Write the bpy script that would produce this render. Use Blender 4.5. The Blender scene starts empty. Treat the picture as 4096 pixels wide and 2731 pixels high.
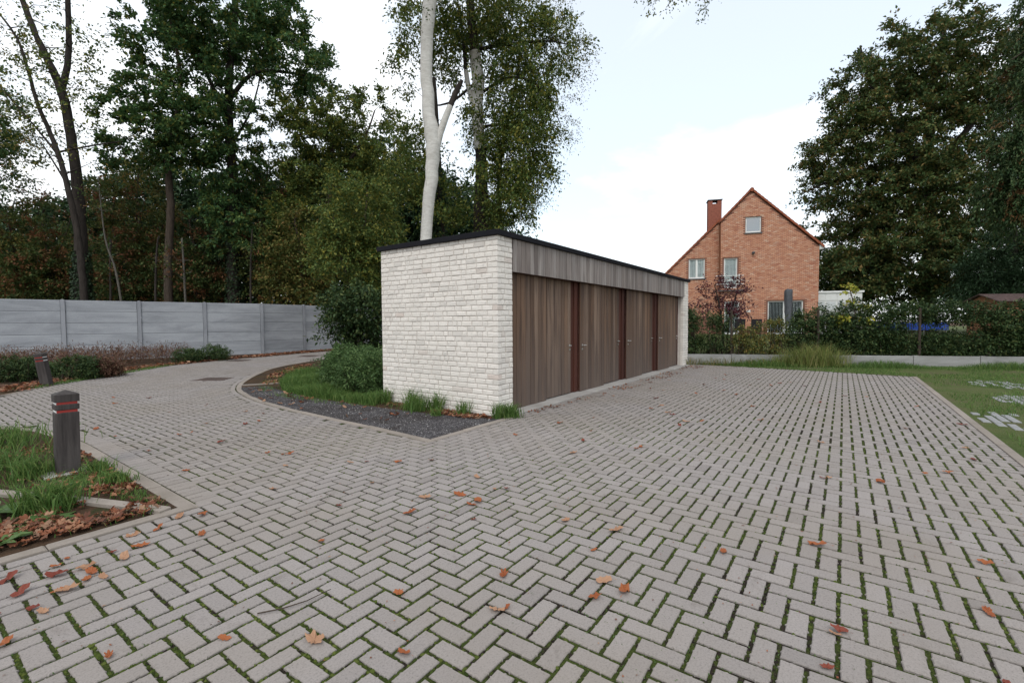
import bpy, bmesh, math, random
import numpy as np
from mathutils import Vector, Matrix
R = math.radians
rng = np.random.default_rng(7)
random.seed(7)
scene = bpy.context.scene
col = scene.collection

# ------------------------------------------------------------------ camera
CAM = np.array([-6.1843, -4.7181, 1.6]); YAW, PITCH, ROLL = 0.62093, -0.040455, -0.005641
fwd = np.array([math.cos(YAW), math.sin(YAW), 0]); rgt = np.array([math.sin(YAW), -math.cos(YAW), 0])
f3 = Vector((math.cos(YAW)*math.cos(PITCH), math.sin(YAW)*math.cos(PITCH), math.sin(PITCH)))
r3 = Vector(rgt); u3 = r3.cross(f3)
rr = math.cos(ROLL)*r3 + math.sin(ROLL)*u3; uu = -math.sin(ROLL)*r3 + math.cos(ROLL)*u3
cd = bpy.data.cameras.new('camera'); cam = bpy.data.objects.new('camera', cd); col.objects.link(cam)
cam.matrix_world = Matrix(((rr.x, uu.x, -f3.x, CAM[0]), (rr.y, uu.y, -f3.y, CAM[1]), (rr.z, uu.z, -f3.z, CAM[2]), (0, 0, 0, 1)))
cd.sensor_width = 36; cd.lens = 1851.9/4096*36; cd.clip_start = .05; cd.clip_end = 3000
scene.camera = cam

# ------------------------------------------------------------------ sky, sun, exposure
SUN = Vector((-.62, -.30, .80)).normalized()
w = bpy.data.worlds.new('World'); scene.world = w; w.use_nodes = True
nt = w.node_tree; nt.nodes.clear()
def wn(t, **k):
    n = nt.nodes.new(t)
    for a, b in k.items(): setattr(n, a, b)
    return n
sky = wn('ShaderNodeTexSky', sky_type='NISHITA', sun_disc=False)
sky.sun_elevation = math.asin(SUN.z); sky.sun_rotation = math.atan2(SUN.x, SUN.y)
sky.air_density = 1.0; sky.dust_density = .4; sky.ozone_density = 1.6
tc = wn('ShaderNodeTexCoord'); mp = wn('ShaderNodeMapping'); mp.inputs['Scale'].default_value = (1.1, 1.1, 2.2)
mp.inputs['Rotation'].default_value = (.3, .2, .9); mp.inputs['Location'].default_value = (.35, .1, .2)
nz = wn('ShaderNodeTexNoise'); nz.inputs['Scale'].default_value = 1.7; nz.inputs['Detail'].default_value = 7; nz.inputs['Roughness'].default_value = .55; nz.inputs['Distortion'].default_value = .4
rp = wn('ShaderNodeValToRGB'); rp.color_ramp.elements[0].position = .38; rp.color_ramp.elements[1].position = .58
rp.color_ramp.elements[0].color = (.52,)*3+(1,); rp.color_ramp.elements[1].color = (1, 1, 1, 1)
sep = wn('ShaderNodeSeparateXYZ'); hzr = wn('ShaderNodeMapRange'); hzr.inputs[1].default_value = .12; hzr.inputs[2].default_value = .42; hzr.inputs[3].default_value = .75; hzr.inputs[4].default_value = 0
mx0 = wn('ShaderNodeMath', operation='MAXIMUM')
mx = wn('ShaderNodeMix', data_type='RGBA'); mx.inputs[7].default_value = (7.6, 7.75, 7.9, 1)
bg = wn('ShaderNodeBackground'); bg.inputs[1].default_value = .15; wo = wn('ShaderNodeOutputWorld')
L = nt.links.new
L(tc.outputs['Generated'], mp.inputs[0]); L(mp.outputs[0], nz.inputs['Vector']); L(nz.outputs[0], rp.inputs[0])
L(tc.outputs['Generated'], sep.inputs[0]); L(sep.outputs[2], hzr.inputs[0])
L(rp.outputs[0], mx0.inputs[0]); L(hzr.outputs[0], mx0.inputs[1])
tint = wn('ShaderNodeMix', data_type='RGBA', blend_type='MULTIPLY'); tint.inputs[0].default_value = 1; tint.inputs[7].default_value = (.92, 1.10, 1.04, 1)
L(sky.outputs[0], tint.inputs[6]); L(mx0.outputs[0], mx.inputs[0]); L(tint.outputs[2], mx.inputs[6]); L(mx.outputs[2], bg.inputs[0]); L(bg.outputs[0], wo.inputs[0])
sl = bpy.data.lights.new('sun', 'SUN'); sl.energy = 1.1; sl.angle = R(22); sl.color = (1, .95, .88)
so = bpy.data.objects.new('sun', sl); col.objects.link(so); so.rotation_euler = (-SUN).to_track_quat('-Z', 'Y').to_euler()
so.location = (0, 0, 40)
vs = scene.view_settings; vs.view_transform = 'Standard'; vs.look = 'None'; vs.exposure = 0.36; vs.gamma = 1; vs.use_curve_mapping = False

# ------------------------------------------------------------------ helpers: sighting, objects, meshes
def S(x, y, D):      # a point sighted in the 2352-wide picture, D metres ahead
    return CAM + fwd*D + rgt*((x-1176)/1063.4*D) + np.array([0, 0, (741+.0056*(x-1176)-y)/1063.4*D])
def CF(xr, D, z): p = CAM + fwd*D + rgt*xr; p[2] = z; return p
def tag(o, label=None, cat=None, group=None, kind=None):
    if label: o['label'] = label
    if cat: o['category'] = cat
    if group: o['group'] = group
    if kind: o['kind'] = kind
    return o
def empty(name, loc=(0, 0, 0), rz=0, **k):
    o = bpy.data.objects.new(name, None); col.objects.link(o); o.location = loc; o.rotation_euler = (0, 0, rz)
    o.empty_display_size = .2
    return tag(o, **k)
def obj(name, me, mat=None, parent=None, loc=None, rz=0, **k):
    o = bpy.data.objects.new(name, me); col.objects.link(o)
    if mat is not None and not me.materials: me.materials.append(mat)
    if parent is not None: o.parent = parent
    if loc is not None: o.location = loc
    if rz: o.rotation_euler = (0, 0, rz)
    return tag(o, **k)
def mnp(name, V, F, smooth=False):
    V = np.asarray(V, np.float32); F = np.asarray(F, np.int32); me = bpy.data.meshes.new(name)
    m, k = F.shape
    me.vertices.add(len(V)); me.vertices.foreach_set('co', V.ravel())
    me.loops.add(m*k); me.loops.foreach_set('vertex_index', F.ravel())
    me.polygons.add(m); me.polygons.foreach_set('loop_start', np.arange(0, m*k, k, dtype=np.int32))
    if smooth: me.polygons.foreach_set('use_smooth', np.ones(m, bool))
    me.update(calc_edges=True); me.validate()
    return me
def mpy(name, V, F, smooth=False):
    me = bpy.data.meshes.new(name); me.from_pydata([tuple(map(float, v)) for v in V], [], F)
    if smooth:
        for p in me.polygons: p.use_smooth = True
    me.update(); return me
BOXF = [(0, 3, 2, 1), (4, 5, 6, 7), (0, 1, 5, 4), (1, 2, 6, 5), (2, 3, 7, 6), (3, 0, 4, 7)]
class MB:
    def __init__(s): s.V = []; s.F = []
    def add(s, V, F):
        n = len(s.V); s.V += [tuple(v) for v in V]; s.F += [tuple(i+n for i in f) for f in F]; return s
    def box(s, a, b):
        (x0, y0, z0), (x1, y1, z1) = a, b
        return s.add([(x0, y0, z0), (x1, y0, z0), (x1, y1, z0), (x0, y1, z0), (x0, y0, z1), (x1, y0, z1), (x1, y1, z1), (x0, y1, z1)], BOXF)
    def prism(s, poly, y0, y1):          # poly in (x, z), extruded along y
        n = len(poly); V = [(x, y0, z) for x, z in poly]+[(x, y1, z) for x, z in poly]
        F = [tuple(range(n)), tuple(range(2*n-1, n-1, -1))]+[(i, i+n, (i+1) % n+n, (i+1) % n) for i in range(n)]
        return s.add(V, F)
    def tube(s, pts, rad, n=8):
        V, F = tube(pts, rad, n); s.add(V, [tuple(f) for f in F.tolist()]); k = len(s.V); m = len(V)
        s.F.append(tuple(range(k-m+n-1, k-m-1, -1))); s.F.append(tuple(range(k-n, k))); return s
    def me(s, name, bevel=0, smooth=False):
        me = mpy(name, s.V, s.F, smooth)
        if bevel:
            bm = bmesh.new(); bm.from_mesh(me); bmesh.ops.recalc_face_normals(bm, faces=bm.faces)
            bmesh.ops.bevel(bm, geom=bm.edges[:], offset=bevel, segments=1, affect='EDGES'); bm.to_mesh(me); bm.free()
        else:
            bm = bmesh.new(); bm.from_mesh(me); bmesh.ops.recalc_face_normals(bm, faces=bm.faces); bm.to_mesh(me); bm.free()
        return me
def tube(pts, rad, n=6):
    P = np.asarray(pts, float); rad = np.broadcast_to(np.asarray(rad, float), (len(P),))
    T = np.gradient(P, axis=0); T /= np.linalg.norm(T, axis=1, keepdims=True)+1e-9
    ref = np.where(np.abs(T[:, 2:3]) > .9, np.array([[1., 0, 0]]), np.array([[0, 0, 1.]]))
    A = np.cross(T, ref); A /= np.linalg.norm(A, axis=1, keepdims=True)+1e-9; B = np.cross(T, A)
    for i in range(1, len(P)):
        if (A[i]*A[i-1]).sum() < 0: A[i] *= -1; B[i] *= -1
    th = np.arange(n)/n*2*math.pi
    V = P[:, None]+rad[:, None, None]*(np.cos(th)[None, :, None]*A[:, None]+np.sin(th)[None, :, None]*B[:, None])
    i = np.arange(len(P)-1)[:, None]*n; j = np.arange(n)[None]; jn = (j+1) % n
    F = np.stack([i+j, i+jn, i+n+jn, i+n+j], -1).reshape(-1, 4)
    return V.reshape(-1, 3), F
def joined(parts):
    V = []; F = []; n = 0
    for v, f in parts:
        V.append(v); F.append(f+n); n += len(v)
    return np.concatenate(V), np.concatenate(F)
def inside(P, poly):
    P = np.asarray(P); poly = np.asarray(poly, float); x, y = P[:, 0], P[:, 1]; c = np.zeros(len(P), bool)
    a = poly; b = np.roll(poly, -1, 0)
    for (x0, y0), (x1, y1) in zip(a, b):
        if y0 == y1: continue
        t = ((y0 > y) != (y1 > y)) & (x < (x1-x0)*(y-y0)/(y1-y0)+x0); c ^= t
    return c
def sheet(name, poly, z, mat, **k):
    from mathutils.geometry import delaunay_2d_cdt
    n = len(poly); out = delaunay_2d_cdt([Vector((float(x), float(y))) for x, y in poly], [], [list(range(n))], 1, 1e-5)
    me = mpy(name, [(v.x, v.y, z) for v in out[0]], [tuple(f) for f in out[2]])
    bm = bmesh.new(); bm.from_mesh(me); bm.normal_update()
    for q in bm.faces:
        if q.normal.z < 0: q.normal_flip()
    bm.to_mesh(me); bm.free()
    return obj(name, me, mat, **k)
def in_poly_points(poly, n, r=rng):
    poly = np.asarray(poly, float); lo, hi = poly.min(0), poly.max(0); out = []; k = 0
    while k < n:
        p = lo+r.random((n*2, 2))*(hi-lo); p = p[inside(p, poly)]; out.append(p); k += len(p)
    return np.concatenate(out)[:n]
def smooth_path(pts, step):
    P = np.asarray(pts, float); n = len(P); out = []
    for i in range(n-1):
        p0, p1, p2, p3 = P[max(i-1, 0)], P[i], P[i+1], P[min(i+2, n-1)]
        m = max(2, int(np.linalg.norm(p2-p1)/step))
        for t in np.arange(m)/m:
            out.append(.5*((2*p1)+(p2-p0)*t+(2*p0-5*p1+4*p2-p3)*t*t+(3*p1-p0-3*p2+p3)*t**3))
    out.append(P[-1]); return np.array(out)
def resample(P, step):
    d = np.r_[0, np.cumsum(np.linalg.norm(np.diff(P, axis=0), axis=1))]; n = max(1, round(d[-1]/step))
    t = np.linspace(0, d[-1], n+1); return np.stack([np.interp(t, d, P[:, i]) for i in range(P.shape[1])], 1)

# ------------------------------------------------------------------ materials
class M:
    def __init__(s, name, rough=.8, spec=.25):
        s.m = bpy.data.materials.new(name); s.m.use_nodes = True; s.t = s.m.node_tree; s.b = s.t.nodes['Principled BSDF']
        s.b.inputs['Roughness'].default_value = rough; s.b.inputs['Specular IOR Level'].default_value = spec
    def n(s, t, **k):
        x = s.t.nodes.new(t)
        for a, b in k.items(): setattr(x, a, b)
        return x
    def l(s, a, b): s.t.links.new(a, b)
    def vec(s, kind='obj', scale=(1, 1, 1)):
        if kind == 'world': o = s.n('ShaderNodeNewGeometry').outputs['Position']
        else: o = s.n('ShaderNodeTexCoord').outputs['Object']
        m = s.n('ShaderNodeMapping'); m.inputs['Scale'].default_value = scale; s.l(o, m.inputs[0]); return m.outputs[0]
    def noise(s, vec, scale, detail=4, rough=.55, dist=0):
        x = s.n('ShaderNodeTexNoise'); x.inputs['Scale'].default_value = scale; x.inputs['Detail'].default_value = detail
        x.inputs['Roughness'].default_value = rough; x.inputs['Distortion'].default_value = dist
        if vec is not None: s.l(vec, x.inputs['Vector'])
        return x.outputs[0]
    def ramp(s, fac, stops):
        x = s.n('ShaderNodeValToRGB'); e = x.color_ramp.elements
        while len(e) < len(stops): e.new(.5)
        for i, (p, c) in enumerate(stops):
            e[i].position = p; e[i].color = (c, c, c, 1) if not isinstance(c, tuple) else c+(1,)
        s.l(fac, x.inputs[0]); return x.outputs[0]
    def mix(s, fac, a, b, mode='MIX'):
        x = s.n('ShaderNodeMix', data_type='RGBA', blend_type=mode)
        for v, i in ((fac, 0), (a, 6), (b, 7)):
            if isinstance(v, (int, float)): x.inputs[i].default_value = v if i == 0 else (v, v, v, 1)
            elif isinstance(v, tuple): x.inputs[i].default_value = v+(1,)
            else: s.l(v, x.inputs[i])
        return x.outputs[2]
    def rand(s):
        a = s.n('ShaderNodeNewGeometry').outputs['Random Per Island']; b = s.n('ShaderNodeObjectInfo').outputs['Random']
        x = s.n('ShaderNodeMath', operation='ADD'); s.l(a, x.inputs[0]); s.l(b, x.inputs[1])
        y = s.n('ShaderNodeMath', operation='FRACT'); s.l(x.outputs[0], y.inputs[0]); return y.outputs[0]
    def color(s, c):
        if isinstance(c, tuple): s.b.inputs['Base Color'].default_value = c+(1,)
        else: s.l(c, s.b.inputs['Base Color'])
        return s
    def bump(s, h, strength=.3, dist=.005):
        x = s.n('ShaderNodeBump'); x.inputs['Strength'].default_value = strength; x.inputs['Distance'].default_value = dist
        s.l(h, x.inputs['Height']); s.l(x.outputs[0], s.b.inputs['Normal']); return s
    def translucent(s, colr, f=.3):
        t = s.n('ShaderNodeBsdfTranslucent'); x = s.n('ShaderNodeMixShader'); x.inputs[0].default_value = f
        s.l(colr, t.inputs[0]); s.l(s.b.outputs[0], x.inputs[1]); s.l(t.outputs[0], x.inputs[2])
        s.l(x.outputs[0], s.t.nodes['Material Output'].inputs[0]); return s
def plain(name, c, rough=.7, spec=.25, var=.15, scale=6, metal=0):
    m = M(name, rough, spec); n = m.noise(m.vec('obj'), scale, 5)
    m.color(m.mix(m.ramp(n, [(.3, 0.), (.7, 1.)]), tuple(x*(1-var) for x in c), tuple(min(1, x*(1+var)) for x in c)))
    m.b.inputs['Metallic'].default_value = metal; return m.m
LEAFGAIN = 1.95
def leafmat(name, cols, trans=.3, rough=.55, clump=None, sharp=None):
    cols = [tuple(min(.5, v*LEAFGAIN) for v in q) for q in cols]
    m = M(name, rough, .16); r = m.rand(); k = len(cols)
    c = m.ramp(r, [(i/(k-1), x) for i, x in enumerate(cols)])
    n = m.noise(m.vec('world'), .55 if sharp is None else .9, 3); c = m.mix(m.ramp(n, [(.4, 0.), (.7, .45)] if sharp is None else [(sharp, 0.), (sharp+.05, .85)]), c, tuple(np.array(cols[0]) if clump is None else clump))
    m.color(c); m.translucent(c, trans); return m.m

def mat_paver(name, base=(.282, .254, .240)):
    m = M(name, .92, .15); wv = m.vec('world'); r = m.rand()
    c = m.mix(m.ramp(r, [(0, 0.), (.72, .3), (.97, .4), (1, .75)]), tuple(x*1.06 for x in base), tuple(x*.74 for x in base))
    fine = m.noise(wv, 95, 4, .8); c = m.mix(1., c, m.ramp(fine, [(.30, .50), (.46, .90), (.60, 1.)]), 'MULTIPLY')
    big = m.noise(wv, .55, 5, .6, .6); c = m.mix(m.ramp(big, [(.40, 0.), (.75, .5)]), c, (.215, .182, .145))
    blot = m.noise(wv, 3.1, 6, .7, .8); c = m.mix(m.ramp(blot, [(.60, 0.), (.78, .6)]), c, (.12, .10, .085))
    m.color(c); m.bump(m.noise(wv, 240, 2), .35, .003); return m.m
MAT_PAVER = mat_paver('concrete_paver')
def mat_joint():
    m = M('mossy_joint', .95, .1); wv = m.vec('world')
    a = m.noise(wv, 1.7, 4, .65); b = m.noise(wv, 26, 4, .6); c2 = m.noise(wv, 150, 2)
    av = m.n('ShaderNodeMath', operation='MULTIPLY_ADD'); m.l(a, av.inputs[0]); av.inputs[1].default_value = .5
    bh = m.n('ShaderNodeMath', operation='MULTIPLY'); m.l(b, bh.inputs[0]); bh.inputs[1].default_value = .5; m.l(bh.outputs[0], av.inputs[2])
    moss = m.mix(m.ramp(c2, [(.3, 0.), (.7, 1.)]), (.016, .026, .006), (.062, .078, .018)); soil = m.mix(m.ramp(c2, [(.3, 0.), (.7, 1.)]), (.004, .0035, .003), (.04, .031, .024))
    m.color(m.mix(m.ramp(av.outputs[0], [(.44, 0.), (.51, 1.)]), soil, moss)); m.bump(b, .8, .02); return m.m
MAT_JOINT = mat_joint()
def mat_concrete(name, base, stain=(.2, .2, .2), sx=(1, 1, 1), amt=.6, fine=60):
    m = M(name, .9, .2); v = m.vec('world', sx); a = m.noise(v, 1.3, 6, .65, .5); b = m.noise(m.vec('world'), fine, 4, .7)
    c = m.mix(m.ramp(a, [(.42, 0.), (.72, amt)]), base, stain); c = m.mix(1., c, m.ramp(b, [(.25, .82), (.6, 1.)]), 'MULTIPLY')
    r = m.rand(); c = m.mix(1., c, m.ramp(r, [(0, .86), (1, 1.)]), 'MULTIPLY')
    m.color(c); m.bump(b, .25, .004); return m.m
MAT_KERB = mat_concrete('kerb_concrete', (.295, .255, .222), (.17, .145, .115))
MAT_FENCE = mat_concrete('fence_concrete', (.39, .405, .43), (.21, .22, .24), (.35, .35, 1.6), .8, 35)
MAT_POST = mat_concrete('post_concrete', (.32, .33, .355), (.19, .2, .22), (1, 1, .6), .7)
MAT_PLINTH = mat_concrete('plinth_concrete', (.34, .335, .325), (.13, .125, .115), (.5, .5, 1.2), .8)
MAT_SILL = mat_concrete('threshold_concrete', (.38, .36, .34), (.22, .2, .18))
def mat_whitebrick():
    m = M('white_brick', .9, .2); wv = m.vec('world'); r = m.rand()
    c = m.ramp(r, [(0, (.665, .62, .57)), (.3, (.70, .655, .605)), (.85, (.635, .595, .55)), (.96, (.56, .525, .485)), (1, (.57, .49, .44))])
    n = m.noise(wv, 22, 5, .65, .8); c = m.mix(m.ramp(n, [(.56, 0.), (.68, .5)]), c, (.36, .335, .31))
    g = m.noise(wv, .8, 4); c = m.mix(m.ramp(g, [(.45, 0.), (.8, .35)]), c, (.48, .45, .40))
    m.color(c); m.bump(m.noise(wv, 38, 5, .65, .5), .55, .008); return m.m
MAT_WBRICK = mat_whitebrick()
MAT_MORTAR = plain('white_mortar', (.50, .455, .415), .95, .1, .12, 9)
def mat_wood(name, stops, low=None, dark=(.05, .04, .037), zlo=.0, zhi=2.3):
    m = M(name, .75, .2); r = m.rand(); wv = m.vec('world', (28, 28, 1.1)); g = m.noise(wv, 1., 6, .7)
    c = m.ramp(r, stops); c = m.mix(1., c, m.ramp(g, [(.28, .62), (.5, .95), (.74, 1.)]), 'MULTIPLY')
    g2 = m.noise(m.vec('world', (7, 7, .55)), 1., 5, .6); c = m.mix(m.ramp(g2, [(.48, 0.), (.62, .7)]), c, dark)
    if low:      # weathered, splash-stained lower boards
        p = m.n('ShaderNodeSeparateXYZ'); m.l(m.n('ShaderNodeNewGeometry').outputs['Position'], p.inputs[0])
        g3 = m.noise(m.vec('world', (5, 5, .9)), 1., 4); ad = m.n('ShaderNodeMath', operation='ADD'); m.l(p.outputs[2], ad.inputs[0]); m.l(g3, ad.inputs[1])
        c = m.mix(mapr(m, ad.outputs[0], .5, 2.2, .7, 0), c, low)
    m.color(c); m.bump(g, .25, .004); return m.m
def mapr(m, v, a, b, c, d):
    x = m.n('ShaderNodeMapRange'); m.l(v, x.inputs[0])
    for i, q in enumerate((a, b, c, d)): x.inputs[i+1].default_value = q
    return x.outputs[0]
MAT_FASCIA = mat_wood('weathered_cedar', [(0, (.15, .127, .116)), (.25, (.26, .228, .212)), (.5, (.195, .163, .148)), (.75, (.31, .277, .258)), (1, (.22, .195, .184))], dark=(.12, .10, .092))
MAT_DOOR = mat_wood('cedar_door', [(0, (.062, .038, .027)), (.16, (.17, .10, .064)), (.32, (.085, .055, .041)), (.5, (.215, .135, .09)), (.66, (.11, .066, .044)), (.84, (.155, .105, .078)), (1, (.24, .165, .12))], low=(.105, .084, .074), dark=(.065, .043, .034))
MAT_REDWOOD = mat_wood('red_wood_post', [(0, (.058, .020, .014)), (1, (.082, .029, .02))], dark=(.035, .014, .011))
MAT_BLACK = plain('black_roof_trim', (.008, .008, .011), .7, .12)
MAT_ROOF = plain('bitumen', (.05, .05, .052), .9)
MAT_STEEL = plain('steel', (.62, .61, .6), .3, .5, .05, metal=.9)
MAT_RUST = M('rusty_iron', .8, .3); _n = MAT_RUST.noise(MAT_RUST.vec('obj'), 9, 6, .7); MAT_RUST.color(MAT_RUST.ramp(_n, [(.3, (.06, .048, .045)), (.7, (.125, .085, .07))])); MAT_RUST = MAT_RUST.m
def mat_bollard():
    m = M('dark_post_wood', .8, .25); g = m.noise(m.vec('obj', (35, 35, 2.2)), 1., 6, .7); g2 = m.noise(m.vec('obj', (4, 4, 1.2)), 1., 4)
    c = m.mix(m.ramp(g, [(.3, 0.), (.7, 1.)]), (.026, .022, .021), (.068, .058, .055)); c = m.mix(m.ramp(g2, [(.5, 0.), (.75, .5)]), c, (.105, .094, .088))
    m.color(c); m.bump(g, .4, .006); return m.m
MAT_BOLLARD = mat_bollard()
MAT_RED = plain('red_reflector', (.33, .02, .014), .4, .5); MAT_WHITE_R = plain('white_reflector', (.75, .75, .74), .4, .5, .05)
def mat_gravel():
    m = M('dark_gravel', .95, .15); wv = m.vec('world'); v = m.n('ShaderNodeTexVoronoi'); v.inputs['Scale'].default_value = 75; m.l(wv, v.inputs['Vector'])
    cc = m.n('ShaderNodeSeparateColor'); m.l(v.outputs['Color'], cc.inputs[0])
    c = m.ramp(cc.outputs[0], [(0, (.018, .016, .018)), (.6, (.06, .055, .058)), (.92, (.12, .115, .12)), (1, (.34, .33, .33))])
    n = m.noise(wv, 1.6, 5, .6, .7); c = m.mix(m.ramp(n, [(.38, .85), (.6, 0.)]), c, (.03, .024, .022))
    m.color(c); m.bump(v.outputs['Distance'], .7, .01); return m.m
MAT_GRAVEL = mat_gravel()
def mat_ground(name, cols, scale=1.2):
    m = M(name, .95, .1); wv = m.vec('world'); a = m.noise(wv, scale, 6, .7, .4); b = m.noise(wv, 45, 4, .7)
    k = len(cols); c = m.ramp(a, [(.3+.4*i/(k-1), x) for i, x in enumerate(cols)]); c = m.mix(1., c, m.ramp(b, [(.25, .55), (.65, 1.)]), 'MULTIPLY')
    m.color(c); m.bump(b, .8, .03); return m.m
MAT_SOIL = mat_ground('leafy_soil', [(.03, .022, .016), (.06, .042, .027), (.085, .05, .03), (.045, .05, .02)])
MAT_TURF = mat_ground('turf', [(.05, .075, .022), (.085, .115, .034), (.11, .12, .048), (.11, .09, .058)])
MAT_WOODFLOOR = mat_ground('woodland_floor', [(.05, .028, .018), (.10, .05, .03), (.075, .05, .03), (.03, .032, .015)], .6)

# leaf colours
G_BEECH = leafmat('beech_leaf', [(.020, .036, .014), (.032, .055, .018), (.045, .068, .022), (.075, .075, .022), (.10, .062, .022)], .25)
G_OAK = leafmat('oak_leaf', [(.018, .042, .018), (.028, .060, .020), (.040, .078, .026), (.055, .09, .028), (.11, .10, .02)], .3)
G_MIX = leafmat('mixed_leaf', [(.024, .042, .012), (.040, .064, .018), (.06, .085, .022), (.09, .10, .024), (.15, .13, .024)], .3)
G_OLIVE = leafmat('olive_leaf', [(.025, .038, .012), (.045, .058, .016), (.075, .08, .022), (.11, .10, .026), (.15, .085, .03)], .3)
G_RUST = leafmat('rust_leaf', [(.020, .034, .012), (.030, .050, .016), (.042, .062, .019), (.065, .062, .02)], .3, clump=(.20, .082, .042), sharp=.53)
G_DARK = leafmat('dark_evergreen_leaf', [(.010, .020, .010), (.016, .032, .014), (.024, .046, .020), (.034, .058, .028)], .12)
G_CONIF = leafmat('conifer_needles', [(.012, .026, .010), (.020, .040, .014), (.030, .050, .018), (.04, .048, .018)], .12, clump=(.15, .065, .025), sharp=.58)
G_HEDGE = leafmat('hedge_leaf', [(.009, .018, .007), (.016, .031, .011), (.026, .046, .016), (.042, .064, .024), (.055, .062, .018)], .2)
G_YEL = leafmat('yellow_leaf', [(.09, .12, .02), (.2, .2, .03), (.32, .27, .04), (.34, .18, .05)], .35, clump=(.16, .17, .03))
G_PURP = leafmat('purple_leaf', [(.03, .010, .014), (.05, .016, .02), (.075, .026, .028)], .25)
G_BUSH = leafmat('bush_leaf', [(.020, .040, .013), (.034, .062, .02), (.05, .085, .028), (.07, .10, .035)], .25)
G_HEATH = leafmat('heath_twig', [(.04, .02, .015), (.07, .033, .024), (.095, .05, .033), (.085, .065, .035), (.055, .024, .02)], .15, clump=(.085, .04, .03))
G_GRASS = leafmat('grass_blade', [(.028, .056, .014), (.045, .085, .020), (.062, .105, .026), (.095, .12, .036)], .3)
G_LONG = leafmat('long_grass_blade', [(.05, .08, .02), (.09, .115, .03), (.14, .14, .045), (.17, .14, .065)], .3)
G_IVY = leafmat('ivy_leaf', [(.008, .014, .007), (.013, .024, .011), (.02, .034, .014)], .1)
G_DOCK = leafmat('dock_leaf', [(.035, .066, .018), (.05, .085, .026), (.065, .10, .036)], .3, rough=.5)
G_LITTER = leafmat('litter_leaf', [(.04, .017, .011), (.11, .036, .018), (.15, .06, .03), (.20, .12, .075), (.06, .032, .022), (.12, .042, .02)], .15, clump=(.13, .055, .03))
G_FALL = [leafmat('fallen_leaf_rust', [(.14, .042, .016), (.175, .06, .022)], .15, clump=(.22, .06, .025)), leafmat('fallen_leaf_tan', [(.175, .095, .056), (.21, .125, .078)], .15, clump=(.28, .14, .08)), leafmat('fallen_leaf_red', [(.085, .02, .013), (.105, .027, .017)], .15, clump=(.14, .03, .02))]
def mat_bark(name, a, b, sc=(6, 6, 1.2)):
    m = M(name, .95, .1); n = m.noise(m.vec('obj', sc), 1.6, 6, .7, .6); m.color(m.ramp(n, [(.3, a), (.7, b)])); m.bump(n, .7, .04); return m.m
B_DARK = mat_bark('dark_bark', (.018, .015, .013), (.055, .046, .040)); B_BROWN = mat_bark('brown_bark', (.03, .023, .018), (.09, .07, .055)); B_GREY = mat_bark('grey_bark', (.05, .046, .04), (.13, .12, .10))
def mat_limewash():
    m = M('lime_washed_bark', .9, .15); n = m.noise(m.vec('obj', (2, 2, 5)), 1.6, 6, .65, .8); n2 = m.noise(m.vec('obj', (5, 5, 1.2)), 1., 5, .7)
    c = m.ramp(n, [(.3, (.42, .40, .365)), (.65, (.58, .565, .53))]); c = m.mix(m.ramp(n2, [(.60, 0.), (.72, .7)]), c, (.33, .30, .26)); m.color(c); m.bump(n, .5, .05); return m.m
B_WHITE = mat_limewash()

# ------------------------------------------------------------------ vegetation builders
def unit(v): return v/(np.linalg.norm(v, axis=-1, keepdims=True)+1e-9)
def leaf_mesh(P, A, Nn, Ln, Wd, fold=.25):
    A = unit(A); B = unit(np.cross(A, Nn)); C = np.cross(B, A); Ln = np.asarray(Ln)[:, None]; Wd = np.asarray(Wd)[:, None]
    mid = P+A*Ln*.45; lift = C*Wd*fold
    V = np.stack([P, mid+B*Wd*.5+lift, P+A*Ln, mid-B*Wd*.5+lift], 1).reshape(-1, 3)
    i = np.arange(len(P))[:, None]*4; F = np.concatenate([i+np.array([[0, 1, 2]]), i+np.array([[0, 2, 3]])], 1).reshape(-1, 3)
    return V, F
def sprays(C, r, nspray, nleaf, length, Ln, Wd, flat=.5, droop=.15, out=None, tilt=.42, jit=.12):
    # every cluster centre carries nspray twigs, every twig nleaf leaves
    n = len(C); d = r.normal(size=(n, nspray, 3)); d[..., 2] *= flat
    if out is not None: d += out[:, None]*.9
    d = unit(d); ln = length*(.5+r.random((n, nspray, 1))*.9)
    t = (np.arange(nleaf)+r.random((n, nspray, nleaf)))/nleaf
    P = C[:, None, None]+d[:, :, None]*ln[:, :, None]*t[..., None]+r.normal(size=(n, nspray, nleaf, 3))*jit*length
    P[..., 2] -= droop*length*t**2
    A = d[:, :, None]*.7+r.normal(size=P.shape)*.7; A[..., 2] -= droop
    N = np.zeros_like(P); N[..., 2] = 1; N += r.normal(size=P.shape)*tilt
    P, A, N = (q.reshape(-1, 3) for q in (P, A, N)); k = len(P); s = .65+r.random(k)*.7
    return leaf_mesh(P, A, N, Ln*s, Wd*s)
def lobe_points(lobes, n, r, shell=.55):
    vol = np.array([l[1][0]*l[1][1]*l[1][2] for l in lobes])**.8; cnt = r.multinomial(n, vol/vol.sum()); out = []; nrm = []
    for (c, rad), k in zip(lobes, cnt):
        d = unit(r.normal(size=(k, 3))); q = np.where(r.random(k) < shell, .72+.3*r.random(k), r.random(k)**(1/3.)*.8)
        out.append(np.asarray(c)+(d*q[:, None]*np.asarray(rad))@_rot.T); nrm.append(d@_rot.T)
    return np.concatenate(out), np.concatenate(nrm)
def lobeS(x, y, D, rx, ry, rd): return (S(x, y, D), (rx/1063*D, rd, ry/1063*D))
_rot = np.array([[rgt[0], fwd[0], 0], [rgt[1], fwd[1], 0], [0, 0, 1.]])
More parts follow.
